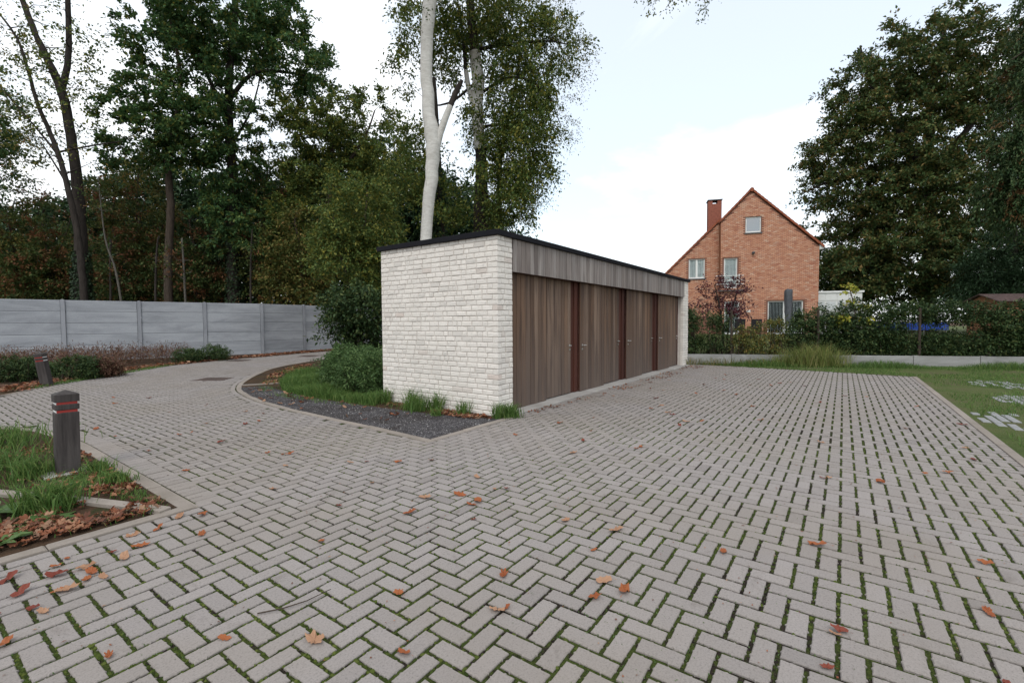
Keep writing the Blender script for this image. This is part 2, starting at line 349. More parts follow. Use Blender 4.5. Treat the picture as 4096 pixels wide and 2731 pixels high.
def tree(name, label, cat, base, stems, lobes, ncl, leaf, bark, seed, group=None, nspray=5, nleaf=16, length=1.0, Ln=.16, Wd=.10, flat=.5, droop=.2, shell=.55, twig=.018, branch_up=.6, extra=None, jit=.12, rough=0.06):
    """stems: list of (points, radii). lobes: (centre, (right, deep, up) radii)."""
    r = np.random.default_rng(seed); base = np.asarray(base, float)
    t = empty(name, base, label=label, cat=cat, group=group); bars = []; nodes = []; nrad = []
    for pts, rad in stems:
        q = smooth_path(np.c_[np.asarray(pts, float), np.asarray(rad, float)], .5)
        if rough: q[1:-1, :3] += r.normal(size=(len(q)-2, 3))*rough*q[1:-1, 3:4]
        bars.append(tube(q[:, :3]-base, q[:, 3], 9)); nodes.append(q[len(q)//5:, :3]); nrad.append(q[len(q)//5:, 3])
    nodes = np.concatenate(nodes); nrad = np.concatenate(nrad)
    if lobes and ncl:
        C, outv = lobe_points(lobes, ncl, r, shell)
        dist = np.min(np.linalg.norm(C[:, None]-nodes[None, ::2], axis=2), 1); order = np.argsort(dist)
        N = nodes; NR = nrad
        for k in order:
            c = C[k]; dv = c-N; cost = np.linalg.norm(dv, axis=1)+np.maximum(0, -dv[:, 2])*1.5; j = int(np.argmin(cost))
            a = N[j]; ln = np.linalg.norm(c-a)
            if ln < .25: continue
            m = a*.5+c*.5+r.normal(size=3)*.10*ln; m[2] += branch_up*.12*ln
            pts = np.array([a, a*.6+m*.4+(m-a)*.05, m, c]); r0 = min(NR[j]*.7, twig*(1+ln*.9)); rad = np.array([r0, r0*.8, r0*.6, twig*.35])
            bars.append(tube(pts-base, rad, 5)); N = np.concatenate([N, pts[1:]]); NR = np.concatenate([NR, rad[1:]])
        V, F = sprays(C-base, r, nspray, nleaf, length, Ln, Wd, flat, droop, outv*.8, jit=jit)
        obj('crown', mnp('crown', V, F), leaf, t)
    V, F = joined(bars); obj('trunk', mnp('trunk', V, F, True), bark, t)
    if extra: extra(t, r, base)
    return t
def blades(P, r, h, wd, lean=.5, seg=1, spread=None):
    n = len(P); h = np.broadcast_to(h, (n,))*(.55+.8*r.random(n)); a = r.random(n)*2*math.pi; b = r.random(n)*2*math.pi
    le = lean*(.2+r.random(n)); d = np.stack([np.cos(a), np.sin(a), np.zeros(n)], 1); s = np.stack([np.cos(b), np.sin(b), np.zeros(n)], 1)*(wd/2)
    up = np.array([0, 0, 1.])
    m = P+d*(h*le*.35)[:, None]+up*(h*.62)[:, None]; t = P+d*(h*le)[:, None]+up*(h*(1-.25*le))[:, None]
    V = np.stack([P-s, P+s, m+s*.75, m-s*.75, t], 1).reshape(-1, 3); i = np.arange(n)[:, None]*5
    F = np.concatenate([i+np.array([[0, 1, 2]]), i+np.array([[0, 2, 3]]), i+np.array([[3, 2, 4]])], 1).reshape(-1, 3)
    return V, F
def grass(name, P, h, wd, mat, seed, lean=.5, parent=None, **k):
    V, F = blades(np.asarray(P, float), np.random.default_rng(seed), h, wd, lean); return obj(name, mnp(name, V, F), mat, parent, **k)
def patchy(poly, n, seed, thr=.0, sc=1.0):
    r = np.random.default_rng(seed); p = in_poly_points(poly, n, r)
    f = np.sin(p[:, 0]*2.1*sc+seed)+np.sin(p[:, 1]*1.7*sc+seed*2)+np.sin((p[:, 0]+p[:, 1])*3.3*sc)+np.sin((p[:, 0]-p[:, 1])*5.1*sc+1)*.7+r.normal(size=n)*.5
    return p[f > thr]
def z3(p, z=.0): return np.c_[p, np.full(len(p), z)]

# ================================================================== THE SETTING
KERBB = [(-4.53, -.14), (-4.52, 1.2), (-4.51, 2.6), (-4.50, 3.6), (-4.54, 4.5), (-4.66, 5.3), (-4.98, 6.1), (-5.6, 6.75), (-6.6, 7.15), (-9, 7.3)]
ISLE = [(-1.83, -.22), (-1.75, 1.24), (-1.72, 2.3), (-1.66, 3.62), (-1.5, 5.15), (-1.14, 6.75), (-.76, 7.75), (-.11, 8.92), (1.17, 10.71), (2.66, 12.39), (5.18, 14.02), (8.2, 15.1), (14, 16.2)]
FAR = [(-12, 10.0), (-7, 10.0), (-5.4, 10.15), (-4.47, 10.75), (-3.29, 12.45), (-2.2, 13.9), (-.14, 15.95), (1.9, 17.1), (3.4, 17.75), (5.92, 18.45), (7.78, 19.1), (9.71, 19.6), (16, 20.6)]
FEN1, FEN2, FEN3 = np.array([-13.6, 26.2]), np.array([6.34, 20.88]), np.array([19.4, 22.6])
PL0, PLD = np.array([11.96, .2]), unit(np.array([4.24, -9.8]))
def pl(t, off=0): n = np.array([-PLD[1], PLD[0]]); return PL0+PLD*t+n*off        # along the plinth wall; off > 0 is the yard side
kb = smooth_path(KERBB[:1]+KERBB[1:], .25); isle = smooth_path(ISLE, .25); far = smooth_path(FAR, .3)

G = 900
obj('ground', mpy('ground', [(-G, -G, -.06), (G, -G, -.06), (G, G, -.06), (-G, G, -.06)], [(0, 1, 2, 3)]), MAT_WOODFLOOR, kind='structure')
paved = [(-10, -6.40), (11.14, -6.40), (12.0, -.0), (11.9, .1), (-1.83, -.1)]+[tuple(p) for p in isle[1:]]+[(14, 20.4)]+[tuple(p) for p in far[::-1][8:]]+[(-12, 7.3)]+[tuple(p) for p in kb[::-1]]+[(-10, -.14)]
paving = sheet('paving', paved, -.011, MAT_JOINT, kind='structure')

# --- herringbone pavers
PW = .1174; X0, Y0 = -3.291, -4.727; GAP = .0225
def paver_verts(long_, short, r, detailed):
    a, b = long_/2, short/2
    if detailed:
        o = []
        for sx, nrm in ((1, 0), (1, 1), (-1, 0), (-1, 1)): pass
        L_ = [(-a, -b), (-.56*a, -b), (-.5*a, -b-.005), (-.44*a, -b), (.44*a, -b), (.5*a, -b-.005), (.56*a, -b)]
        Sd = [(a, -b), (a, -.2*b), (a+.005, 0), (a, .2*b)]
        o = L_+Sd; o = o+[(-x, -y) for x, y in o]
    else: o = [(-a, -b), (a, -b), (a, b), (-a, b)]
    o = np.array(o); o = o+r.normal(size=o.shape)*(.0011 if detailed else .0014); n = len(o)
    top = np.c_[o*np.array([1-.004/a, 1-.004/b]), np.zeros(n)]; mid = np.c_[o, np.full(n, -.005)]; low = np.c_[o, np.full(n, -.03)]
    V = np.concatenate([top, mid, low]) if detailed else np.concatenate([top, low])
    F = [tuple(range(n))]; rings = 2 if detailed else 1
    for k in range(rings): F += [(k*n+(i+1) % n, k*n+i, (k+1)*n+i, (k+1)*n+(i+1) % n) for i in range(n)]
    return V, F
cells = []
for n in range(-30, 235):
    Yn = Y0+PW*n
    for k in range(-60, 60):
        cx = X0+PW*n+4*PW*k
        if -10.2 < cx < 15: cells.append((cx, Yn, 1)); cells.append((cx-PW*1.5, Yn+PW/2, 0))
cells = np.array(cells); cells = cells[inside(cells[:, :2], paved)]
KEEPOUT = [np.array([(-.8, 10.39), (-.23, 10.86), (.22, 10.16), (-.35, 9.69)]), np.array([(2.85, 17.0), (3.45, 17.5), (3.95, 16.95), (3.3, 16.45)]), np.array([(6.05, 16.95), (6.75, 17.5), (7.25, 16.85), (6.5, 16.3)])]
for q in KEEPOUT: cells = cells[~inside(cells[:, :2], q)]
def near(P, path, dmax, lo, hi):
    q = path[(path[:, 1] > lo) & (path[:, 1] < hi)]; return np.array([np.min(np.hypot(q[:, 0]-x, q[:, 1]-y)) < dmax for x, y in P])
cells = cells[~(near(cells[:, :2], resample(kb, .05), .205, -.1, 5.6) & (cells[:, 1] > -.02))]; cells = cells[~near(cells[:, :2], resample(isle, .05), .10, 3.9, 12)]
dc = cells[:, :2]-CAM[:2]; dep = dc@fwd[:2]; lat = dc@rgt[:2]; vis = (dep > .3) & (np.abs(lat) < dep*1.12+.05) & (1.6/np.maximum(dep, .01) < .83)
dist = np.hypot(dc[:, 0], dc[:, 1]); order = np.argsort(np.where(vis, dist, 1e6)); single = order[:300]; rest = order[300:]
rest = rest[(dep[rest] > -1.5) | (dist[rest] < 5)]
rp_ = np.random.default_rng(3)
pm = []
for i in range(6):
    V, F = paver_verts(2*PW-GAP, PW-GAP, rp_, True); me = mpy('paver', V, F); me.materials.append(MAT_PAVER); pm.append(me)
for c in cells[single]:
    o = bpy.data.objects.new('paver', pm[rp_.integers(6)]); col.objects.link(o); o.parent = paving
    o.location = (c[0]+rp_.normal()*.0012, c[1]+rp_.normal()*.0012, rp_.normal()*.0012)
    o.rotation_euler = (rp_.normal()*.006, rp_.normal()*.006, (math.pi/2 if c[2] else 0)+(math.pi if rp_.random() < .5 else 0)+rp_.normal()*.006)
def join_pavers(cs, detailed, r):
    Vs = []; Fs = []; n = 0
    tv = [paver_verts(2*PW-GAP, PW-GAP, r, detailed) for _ in range(8)]
    for c in cs:
        V, F = tv[r.integers(8)]; a = (math.pi/2 if c[2] else 0)+r.normal()*.006; ca, sa = math.cos(a), math.sin(a)
        tx, ty = r.normal()*.006, r.normal()*.006
        W = np.stack([V[:, 0]*ca-V[:, 1]*sa+c[0], V[:, 0]*sa+V[:, 1]*ca+c[1], V[:, 2]+V[:, 0]*tx+V[:, 1]*ty+r.normal()*.0012], 1)
        Vs.append(W); Fs += [tuple(i+n for i in f) for f in F]; n += len(V)
    return np.concatenate(Vs), Fs
dr = dist[rest]
V1, F1 = join_pavers(cells[rest[dr < 7]], True, rp_); V2, F2 = join_pavers(cells[rest[dr >= 7]], False, rp_)
me = mpy('pavers', np.concatenate([V1, V2]), F1+[tuple(i+len(V1) for i in f) for f in F2])
obj('paver_field', me, MAT_PAVER, paving, kind='stuff')

# --- kerbs: one stone after another along a line
def kerb_run(name, pts, width, length, z=.006, side=1, gap=.006, mat=MAT_KERB, depth=.12, parent=None, piece='kerb_stone'):
    P = resample(np.asarray(pts, float), .02 if len(pts) > 4 else .02); P = resample(P, length)
    root = parent or empty(name, (P[0][0], P[0][1], 0), kind='structure'); b = np.array(root.location)[:2] if parent is None else np.zeros(2)
    T = unit(np.gradient(P, axis=0)); Nn = np.stack([-T[:, 1], T[:, 0]], 1)*side*width
    for i in range(len(P)-1):
        t = unit(P[i+1]-P[i])*gap/2; p, q = P[i]+t-b, P[i+1]-t-b; n0, n1 = Nn[i], Nn[i+1]; dz = rp_.normal()*.0015
        t_in = .006*side*0
        V = [(p[0], p[1]), (q[0], q[1]), (q[0]+n1[0], q[1]+n1[1]), (p[0]+n0[0], p[1]+n0[1])]
        c = np.mean(V, 0); V3 = [(x, y, -depth) for x, y in V]+[(x, y, z+dz-.006) for x, y in V]
        ins = [c+(np.array(v)-c)*(1-.012/max(np.linalg.norm(np.array(v)-c), .03)) for v in V]; V3 += [(x, y, z+dz) for x, y in ins]
        F = [(8, 9, 10, 11)]+[(4+k, 4+(k+1) % 4, 8+(k+1) % 4, 8+k) for k in range(4)]+[(k, (k+1) % 4, 4+(k+1) % 4, 4+k) for k in range(4)]
        m_ = mpy(piece, V3, F); bm = bmesh.new(); bm.from_mesh(m_); bmesh.ops.recalc_face_normals(bm, faces=bm.faces); bm.to_mesh(m_); bm.free()
        obj(piece, m_, mat, root)
    return root
kerb_run('kerb', [(-9.5, -6.44), (11.1, -6.44)], .10, 1.0, .012)
isk = resample(isle, .05)
kerb_run('kerb', isk, .11, .5, .010, side=-1)
kerb_run('kerb', [(-1.70, -.235), (.25, -.235)], .11, .65, .011)
kbr = resample(kb, .05); kerb_run('kerb', kbr, .12, .9, .010, side=1)
kerb_run('kerb', [(-9.2, -.15), (-4.55, -.15)], .11, 1.0, .011)
kerb_run('kerb', [(-4.70, -.03), (-5.09, .97), (-5.48, 1.83), (-6.4, 3.6)], .10, 1.0, .035, depth=.1)
kerb_run('kerb', resample(far, .05), .08, .9, .008, side=1)
kerb_run('kerb', [(-.55, 7.95), (.15, 7.55), (.95, 7.1)], .07, .8, .03)
# border rows of pavers inside the curved kerbs
def offset(P, d): T = unit(np.gradient(P, axis=0)); return P+np.stack([-T[:, 1], T[:, 0]], 1)*d
def cut(P, a, b): return P[(P[:, 1] > a) & (P[:, 1] < b)]
kerb_run('paver_row', offset(cut(kbr, -.1, 5.6), -.024), .205, PW, .001, side=-1, gap=.018, mat=MAT_PAVER, depth=.02, piece='border_paver')
kerb_run('paver_row', offset(cut(isk, 3.9, 12), .022), .10, .235, .001, side=1, gap=.016, mat=MAT_PAVER, depth=.02, piece='border_paver')

# --- beds, verges, lawn, yard
ibed = [tuple(p) for p in offset(isk, -.10)[::4]]
sheet('island_bed', [(-1.73, -.13)]+ibed[1:]+[(14, 2.9), (14, .1), (11.9, .05), (.3, .05), (.3, -.13)], .003, MAT_SOIL, kind='structure')
grav = [(-1.72, -.12)]+[p for p in ibed[1:] if p[1] < 7.7]+[(-.2, 7.3), (-.45, 6.1), (-.6, 4.9), (-.62, 3.6), (-.55, 2.3), (-.42, 1.1), (-.2, .12), (-.1, -.12)]
sheet('gravel_bed', grav, .008, MAT_GRAVEL, kind='structure')
lbed = [(-4.63, -.04)]+[tuple(p) for p in offset(kbr, .11)[6::4]]+[(-12, 7.2), (-12, -.04)]
sheet('left_bed', lbed, .003, MAT_SOIL, kind='structure')
fv = [tuple(p) for p in offset(resample(far, .3), .06)]
sheet('fence_verge', fv+[(19.4, 22.4), (19.4, 23.2), (6.34, 21.5), (-13.6, 26.8)], .004, MAT_SOIL, kind='structure')
a0, a1 = pl(-3, .02), pl(26, .02)
sheet('lawn', [(-12, -6.43), (11.13, -6.43), (12.0, -.02), (11.9, .2), (13, .3), tuple(pl(-.3, .02)), tuple(a1), (20, -50), (-12, -50)], .003, MAT_TURF, kind='structure')
NP = np.array([-PLD[1], PLD[0]])
def yz(x, y): d = (np.array([x, y])-PL0)@NP; return .30+.45*min(max(d/13, 0), 1)
yl = [pl(-12, .1), pl(24, .1), pl(24, 6), pl(24, 13), pl(24, 60), pl(-12, 60), pl(-12, 13), pl(-12, 6)]
me = bpy.data.meshes.new('yard'); bm = bmesh.new(); rows = [[bm.verts.new((*pl(t, d), yz(*pl(t, d)))) for t in (-12, 0, 12, 26, 60)] for d in (.08, 3, 6, 9, 13, 60)]
for i in range(5):
    for j in range(4): bm.faces.new((rows[i][j], rows[i][j+1], rows[i+1][j+1], rows[i+1][j]))
bmesh.ops.recalc_face_normals(bm, faces=bm.faces)
for q in bm.faces:
    if q.normal.z < 0: q.normal_flip()
bm.to_mesh(me); bm.free(); obj('yard', me, MAT_TURF, kind='structure')

# --- manhole covers
for q, lab in zip(KEEPOUT, ('large dark iron cover in the bend beside the gravel bed', 'dark iron cover at the road edge by the leaf litter', 'dark iron cover in the road beside the low hedge')):
    c = q.mean(0); t = empty('manhole_cover', (c[0], c[1], 0), label=lab, cat='manhole cover'); d = q-c
    def quad(sc, z0, z1):
        V = [(x*sc, y*sc, z0) for x, y in d]+[(x*sc, y*sc, z1) for x, y in d]; return MB().add(V, BOXF)
    obj('frame', quad(1.06, -.05, .003).me('frame'), MAT_RUST, t); obj('lid', quad(.95, -.02, .008).me('lid'), MAT_RUST, t)
    b = MB()
    for i in range(1, 7):
        u = i/7; p = d[0]*(1-u)+d[3]*u; p2 = d[1]*(1-u)+d[2]*u; nrm = unit(d[3]-d[0])*.012; p, p2 = p*.88, p2*.88
        b.add([(*(p-nrm), .008), (*(p2-nrm), .008), (*(p2+nrm), .008), (*(p+nrm), .008), (*(p-nrm), .014), (*(p2-nrm), .014), (*(p2+nrm), .014), (*(p+nrm), .014)], BOXF)
    obj('tread_rib', b.me('ribs'), MAT_RUST, t)

# ================================================================== THE GARAGE
GL, GW, GH = 11.74, 3.0, 3.077; NC = 34; CH = GH/NC; PI_ = .45; FP = 11.10
gar = empty('garage', (0, 0, 0), label='long flat-roofed white brick garage with four pairs of cedar doors', cat='garage')
MO = .010
b = MB(); b.box((MO, MO+.002, -.05), (PI_-.012, GW-MO, GH-.02)); b.box((PI_-.012, .40, -.05), (FP+.012, GW-MO, GH-.02)); b.box((FP+.012, MO+.002, -.05), (GL-MO, GW-MO, GH-.02))
obj('wall', b.me('wall'), MAT_MORTAR, gar)
def brick_shape(r, lenm):
    # unit brick: x along length 0..1 (true metres lenm), y depth from the face (0) inwards, z height 0..1*h ; face is pillowed and ragged
    h = CH-.0115; xs = np.array([0, .012/lenm, .5+r.normal()*.1, 1-.012/lenm, 1]); zs = np.array([0, .012, h-.012, h]); V = []
    for i, z in enumerate(zs):
        for j, x in enumerate(xs):
            edge = (i in (0, 3))+(j in (0, 4)); y = [0, .007, .012][edge]+r.normal()*.0018
            V.append((x+r.normal()*.003*(0 if j in (1, 2, 3) else 1), y, z+r.normal()*.0016))
    F = [(i*5+j, i*5+j+1, i*5+j+6, i*5+j+5) for i in range(3) for j in range(4)]
    n = len(V); ring = [0, 1, 2, 3, 4, 9, 14, 19, 18, 17, 16, 15, 10, 5]
    for q in ring: x, y, z = V[q]; V.append((x, .10, z))
    F += [(ring[k], n+k, n+(k+1) % 14, ring[(k+1) % 14]) for k in range(14)]
    return np.array(V), F
rb = np.random.default_rng(11)
shapes = {}
for key, ln in (('s', .235), ('h', .112), ('t', .17)):
    shapes[key] = [(brick_shape(rb, ln)) for _ in range(6 if key == 's' else 3)]
bmesh_cache = {}
bricks = []     # (face, start, length, course)
def lay(face, L0, L1, c, first):
    x = L0; k = 0
    while x < L1-.03:
        u = rb.random(); ln = .235 if u < .68 else (.112 if u < .87 else .17)
        if k == 0: ln = first
        if x+ln > L1-.06: ln = L1-x
        ln = min(ln, L1-x); bricks.append((face, x, ln-.015, c)); x += ln; k += 1
for c in range(NC):
    if c % 2: lay('L', 0, GW, c, .235); lay('P', .112, PI_, c, rb.choice([.112, .235]))
    else: lay('L', .112, GW, c, rb.choice([.235, .112, .17])); lay('P', 0, PI_, c, rb.choice([.235, .235, .17]))
    lay('Q', FP, GL, c, [.235, .32][c % 2] if c < 27 else .3)
    if c % 2: pass
def brick_pose(face, s, ln, c):
    z = c*CH+.004; dy = rb.normal()*.0022
    if face == 'L': return Matrix.Translation((dy, s+ln, z)) @ Matrix.Rotation(-math.pi/2, 4, 'Z')      # x -> -y, face looks to -X
    return Matrix.Translation((s, dy, z))
def bkey(ln): return 's' if ln > .19 else ('t' if ln > .13 else 'h')
def barea(bk):
    f, s, ln, c = bk
    p = np.array([0, s, c*CH]) if f == 'L' else np.array([s, 0, c*CH]); d = np.linalg.norm(p-CAM); n = np.array([-1, 0, 0]) if f == 'L' else np.array([0, -1, 0]); return ln*abs((p-CAM)@n)/d**3
order = sorted(range(len(bricks)), key=lambda i: -barea(bricks[i])); big = set(order[:300]); Vs = []; Fs = []; nb = 0
for i, (f, s, ln, c) in enumerate(bricks):
    key = bkey(ln); j = rb.integers(len(shapes[key])); V, F = shapes[key][j]; mt = brick_pose(f, s, ln, c)
    if f in ('L', 'P') and s == 0: pass
    if i in big:
        if (key, j) not in bmesh_cache:
            me = mpy('brick', V, F); bm = bmesh.new(); bm.from_mesh(me); bmesh.ops.recalc_face_normals(bm, faces=bm.faces); bm.to_mesh(me); bm.free()
            me.materials.append(MAT_WBRICK); bmesh_cache[(key, j)] = me
        o = bpy.data.objects.new('brick', bmesh_cache[(key, j)]); col.objects.link(o); o.parent = gar; o.matrix_local = mt @ Matrix.Diagonal((ln, 1, 1, 1))
    else:
        W = V.copy(); W[:, 0] *= ln; W = np.array([mt @ Vector(v) for v in W]); Vs.append(W); Fs += [tuple(q+nb for q in g) for g in F]; nb += len(W)
me = mpy('brickwork', np.concatenate(Vs), Fs); bm = bmesh.new(); bm.from_mesh(me); bmesh.ops.recalc_face_normals(bm, faces=bm.faces); bm.to_mesh(me); bm.free()
obj('brickwork', me, MAT_WBRICK, gar, kind='stuff')
# roof edge and roof
b = MB(); o_ = .055
b.box((-o_, -o_, GH-.015), (GL+o_, -o_+.03, GH+.075)); b.box((-o_, -o_+.03, GH-.015), (-o_+.03, GW+o_, GH+.075)); b.box((GL+o_-.03, -o_+.03, GH-.015), (GL+o_, GW+o_, GH+.075)); b.box((-o_+.03, GW+o_-.03, GH-.015), (GL+o_-.03, GW+o_, GH+.075))
b.box((-o_+.03, -o_+.03, GH-.012), (GL+o_-.03, .10, GH+.0)); b.box((-o_+.03, .10, GH-.012), (.1, GW+o_-.03, GH+.0))
obj('roof_trim', b.me('roof_trim', .004), MAT_BLACK, gar)
obj('roof', MB().box((-.02, -.02, GH+.004), (GL+.02, GW+.02, GH+.045)).me('roof'), MAT_ROOF, gar)
# fascia
fas = empty('fascia', (0, 0, 0)); fas.parent = gar
obj('fascia_backing', MB().box((PI_+.005, .028, 2.50), (11.17, .20, GH-.02)).me('backing'), MAT_REDWOOD, fas)
def boards(x0, x1, y, z0, z1, n, parent, mat, r, th=.022, name='board'):
    e = np.linspace(x0, x1, n+1); e[1:-1] += r.normal(size=n-1)*.012
    for i in range(n):
        g = .005; w_ = e[i+1]-e[i]-2*g; c = (e[i]+e[i+1])/2; me = MB().box((-w_/2, 0, 0), (w_/2, th, z1-z0)).me('board', .0025)
        obj(name, me, mat, parent, loc=(c, y+r.normal()*.0015, z0))
rw = np.random.default_rng(5)
boards(PI_+.003, 11.19, -.004, 2.49, GH-.014, 79, fas, MAT_FASCIA, rw)
# doors
def lever(parent, x, y, z, sgn):
    h = MB(); h.tube([(0, 0, 0), (0, -.045, 0)], .011, 10); h.tube([(0, -.045, 0), (sgn*.02, -.052, 0), (sgn*.12, -.05, 0)], [.011, .011, .008], 10)
    h.tube([(0, .002, 0), (0, -.008, 0)], .027, 14); h.tube([(0, .002, -.09), (0, -.008, -.09)], .025, 14); obj('handle', h.me('handle', smooth=False), MAT_STEEL, parent, loc=(x, y, z))
XS = [PI_+.01, 3.27, 6.04, 8.75]; XE = [2.93, 5.65, 8.31, 10.98]; NX = [3.27, 6.04, 8.75, FP]
nth = ('beside the near white brick pier', 'second along from the near brick pier', 'second along from the far brick pier', 'beside the far white brick pier')
for k in range(4):
    x0, x1, xn = XS[k], XE[k], NX[k]; xm = x0+(x1-x0)*.54
    d = empty('door', (x0, .14, .03)); d.parent = gar; d['label'] = 'pair of vertical cedar board leaves '+nth[k]
    def rel(me_b, nm, mat): obj(nm, me_b.me(nm, .003), mat, d)
    rel(MB().box((.004, .026, 0), (xm-x0+.01, .05, 2.6)), 'leaf_backing', MAT_REDWOOD); rel(MB().box((xm-x0+.012, .084, .0), (x1-x0, .108, 2.5)), 'leaf_backing', MAT_REDWOOD)
    boards(0.0, xm-x0, 0, -.005, 2.5, 9, d, MAT_DOOR, rw); boards(xm-x0+.012, x1-x0, .058, .012, 2.5, 8, d, MAT_DOOR, rw)
    rel(MB().box((x1-x0+.008, .085, 0), ((x1+xn)/2-x0-.01, .13, 2.5)), 'door_post', MAT_REDWOOD); rel(MB().box(((x1+xn)/2-x0-.006, .055, 0), (xn-x0-.012, .13, 2.5)), 'door_post', MAT_REDWOOD)
    lever(d, x1-x0-.06, .055, 1.06, -1)
    if k: lever(d, .10, -.003, 1.05, 1)
rel = None
thr = empty('threshold', (0, 0, 0)); thr.parent = gar
ex = np.linspace(PI_+.004, 11.5, 12)
for i in range(11): obj('sill_stone', MB().box((ex[i]+.003, -.14, -.05), (ex[i+1]-.003, .36, .022)).me('sill', .004), MAT_SILL, thr)

# ================================================================== FENCE
fen = empty('concrete_fence', (float(FEN2[0]), float(FEN2[1]), 0), label='long grey concrete slab fence between the road and the wood', cat='fence')
def fence_run(A, Bp, skip_first=False):
    P = resample(np.array([A, Bp]), 2.6); t = unit(P[1]-P[0]); ang = math.atan2(t[1], t[0])
    pm_ = fence_run.post; 
    for i in range(len(P)):
        if i == 0 and skip_first: continue
        obj('post', pm_, MAT_POST, fen, loc=(P[i][0]-FEN2[0], P[i][1]-FEN2[1], 0), rz=ang)
    for i in range(len(P)-1):
        ln = np.linalg.norm(P[i+1]-P[i]); c = (P[i]+P[i+1])/2-FEN2
        obj('slab_joint', MB().box((-ln/2+.08, -.006, -.2), (ln/2-.08, .008, 2.69)).me('joint'), MAT_POST, fen, loc=(c[0], c[1], 0), rz=ang)
        for k in range(6):
            z0 = -.3 if k == 0 else .20+(k-1)*.5; z1 = .190 if k == 0 else .20+k*.5-.010
            key = (round(ln, 2), k == 0)
            if key not in fence_run.cache: fence_run.cache[key] = MB().box((-ln/2+.075, -.025, 0), (ln/2-.075, .02, z1-z0)).me('slab', .012)
            o = obj('slab', fence_run.cache[key], MAT_FENCE, fen, loc=(c[0], c[1], z0), rz=ang); o.location.z += rp_.normal()*.001
pb = MB().box((-.07, -.075, -.3), (.07, .06, 2.70)); pb.prism([(-.07, 2.70), (.07, 2.70), (.0, 2.735)], -.075, .06)
fence_run.post = pb.me('post', 0); fence_run.cache = {}
fence_run(FEN1, FEN2); fence_run(FEN2, FEN3, True)

# ================================================================== BOLLARDS
def bollard(loc, rz, lean, label):
    t = empty('bollard', loc, rz, label=label, cat='bollard', group='wooden bollards beside the road'); t.rotation_euler = (lean[0], lean[1], rz)
    s = .095
    def sq(z0, z1, h, h1=None): 
        h1 = h if h1 is None else h1; V = [(-h, -h, z0), (h, -h, z0), (h, h, z0), (-h, h, z0), (-h1, -h1, z1), (h1, -h1, z1), (h1, h1, z1), (-h1, h1, z1)]; return MB().add(V, BOXF)
    obj('post', sq(-.2, .665, s).me('post', .007), MAT_BOLLARD, t); obj('collar', sq(.692, .752, s+.003).me('collar', .006), MAT_BOLLARD, t)
    b = sq(.779, .858, s+.004, s+.004); b.add([(-s-.004, -s-.004, .858), (s+.004, -s-.004, .858), (s+.004, s+.004, .858), (-s-.004, s+.004, .858), (0, 0, .902)], [(0, 1, 4), (1, 2, 4), (2, 3, 4), (3, 0, 4)])
    obj('cap', b.me('cap', 0), MAT_BOLLARD, t)
    g = s-.012
    for z in (.665, .752):
        obj('groove_core', sq(z, z+.027, g).me('core'), MAT_BOLLARD, t)
        for a in range(4):
            m_ = MB().box((-g, -g-.003, z+.001), (g, -g-.0005, z+.026)).me('band'); obj('reflective_band', m_, MAT_RED if a % 2 == 0 else MAT_WHITE_R, t, rz=a*math.pi/2)
    return t
bollard((-4.95, 2.13, 0), R(-3), (R(-.5), R(.6), 0), 'upright dark bollard with red and white bands standing in the grass bed')
obj('footing_stone', MB().box((-5.16, 1.94, -.04), (-4.78, 2.32, .022)).me('footing', .006), MAT_SILL, label='flat pale footing stone under the upright dark bollard', cat='stone')
bollard((-3.42, 12.42, 0), R(-38), (R(2), R(-7), 0), 'leaning dark bollard with red and white bands beside the brown heath shrubs')

# ================================================================== PLINTH WALL AND YARD THINGS
pln = empty('plinth_wall', (*pl(0), 0), label='low concrete retaining wall in front of the garden hedge', cat='wall'); pang = math.atan2(PLD[1], PLD[0])
t = -8.0
slab_me = MB().box((.012, -.025, -.3), (1.79, .025, .37)).me('slab', .005); cap_me = MB().box((-.07, -.05, -.3), (.07, .045, .385)).me('post', .006)
for i in range(19):
    p = pl(t+i*1.95)-pl(0); obj('slab', MB().box((.075, -.025, -.3), (1.875, .025, .372)).me('slab', .005) if i == 0 else slab_me2, MAT_PLINTH, pln, loc=(p[0], p[1], 0), rz=pang)
    if i == 0: slab_me2 = pln.children[0].data
    obj('post', cap_me, MAT_PLINTH, pln, loc=(p[0], p[1], 0), rz=pang)

# ================================================================== THE BRICK HOUSE
HO = (28.047, .711, 0); HA = R(-70.066); EY = .7
HFL = .7
house = empty('brick_house', (HO[0], HO[1], HFL), HA, label='orange brick house with steep tiled gable and tall chimney', cat='house')
def hpart(nm, mb, mat, parent=None, bevel=0, **k):
    o = obj(nm, mb.me(nm, bevel), mat, house if parent is None else parent, **k)
    return o
def zz(poly): return [(x, z-HFL) for x, z in poly]
MAT_HMORTAR_SHADE = plain('house_mortar_shade', (.20, .10, .072), .95, .1)  # shadow in the raked joints is put into this mortar colour
def mat_hbrick():
    m = M('house_brick', .9, .15); r = m.rand()
    m.color(m.ramp(r, [(0, (.53, .25, .155)), (.25, (.60, .32, .205)), (.5, (.48, .215, .135)), (.7, (.64, .385, .265)), (.88, (.40, .155, .10)), (1, (.66, .46, .34))])); return m.m
MAT_HBRICK = mat_hbrick()
MAT_CHIM = plain('chimney_brick', (.26, .10, .07), .9, .1, .2, 9)
MAT_TILE = plain('roof_tile', (.27, .085, .045), .8, .2, .25, 7); MAT_FRAME = plain('white_frame', (.72, .72, .70), .5, .3, .04)
MAT_STONE = plain('blue_stone', (.10, .105, .11), .7); MAT_PANEL = plain('white_panel', (.66, .66, .64), .6, .3, .04)
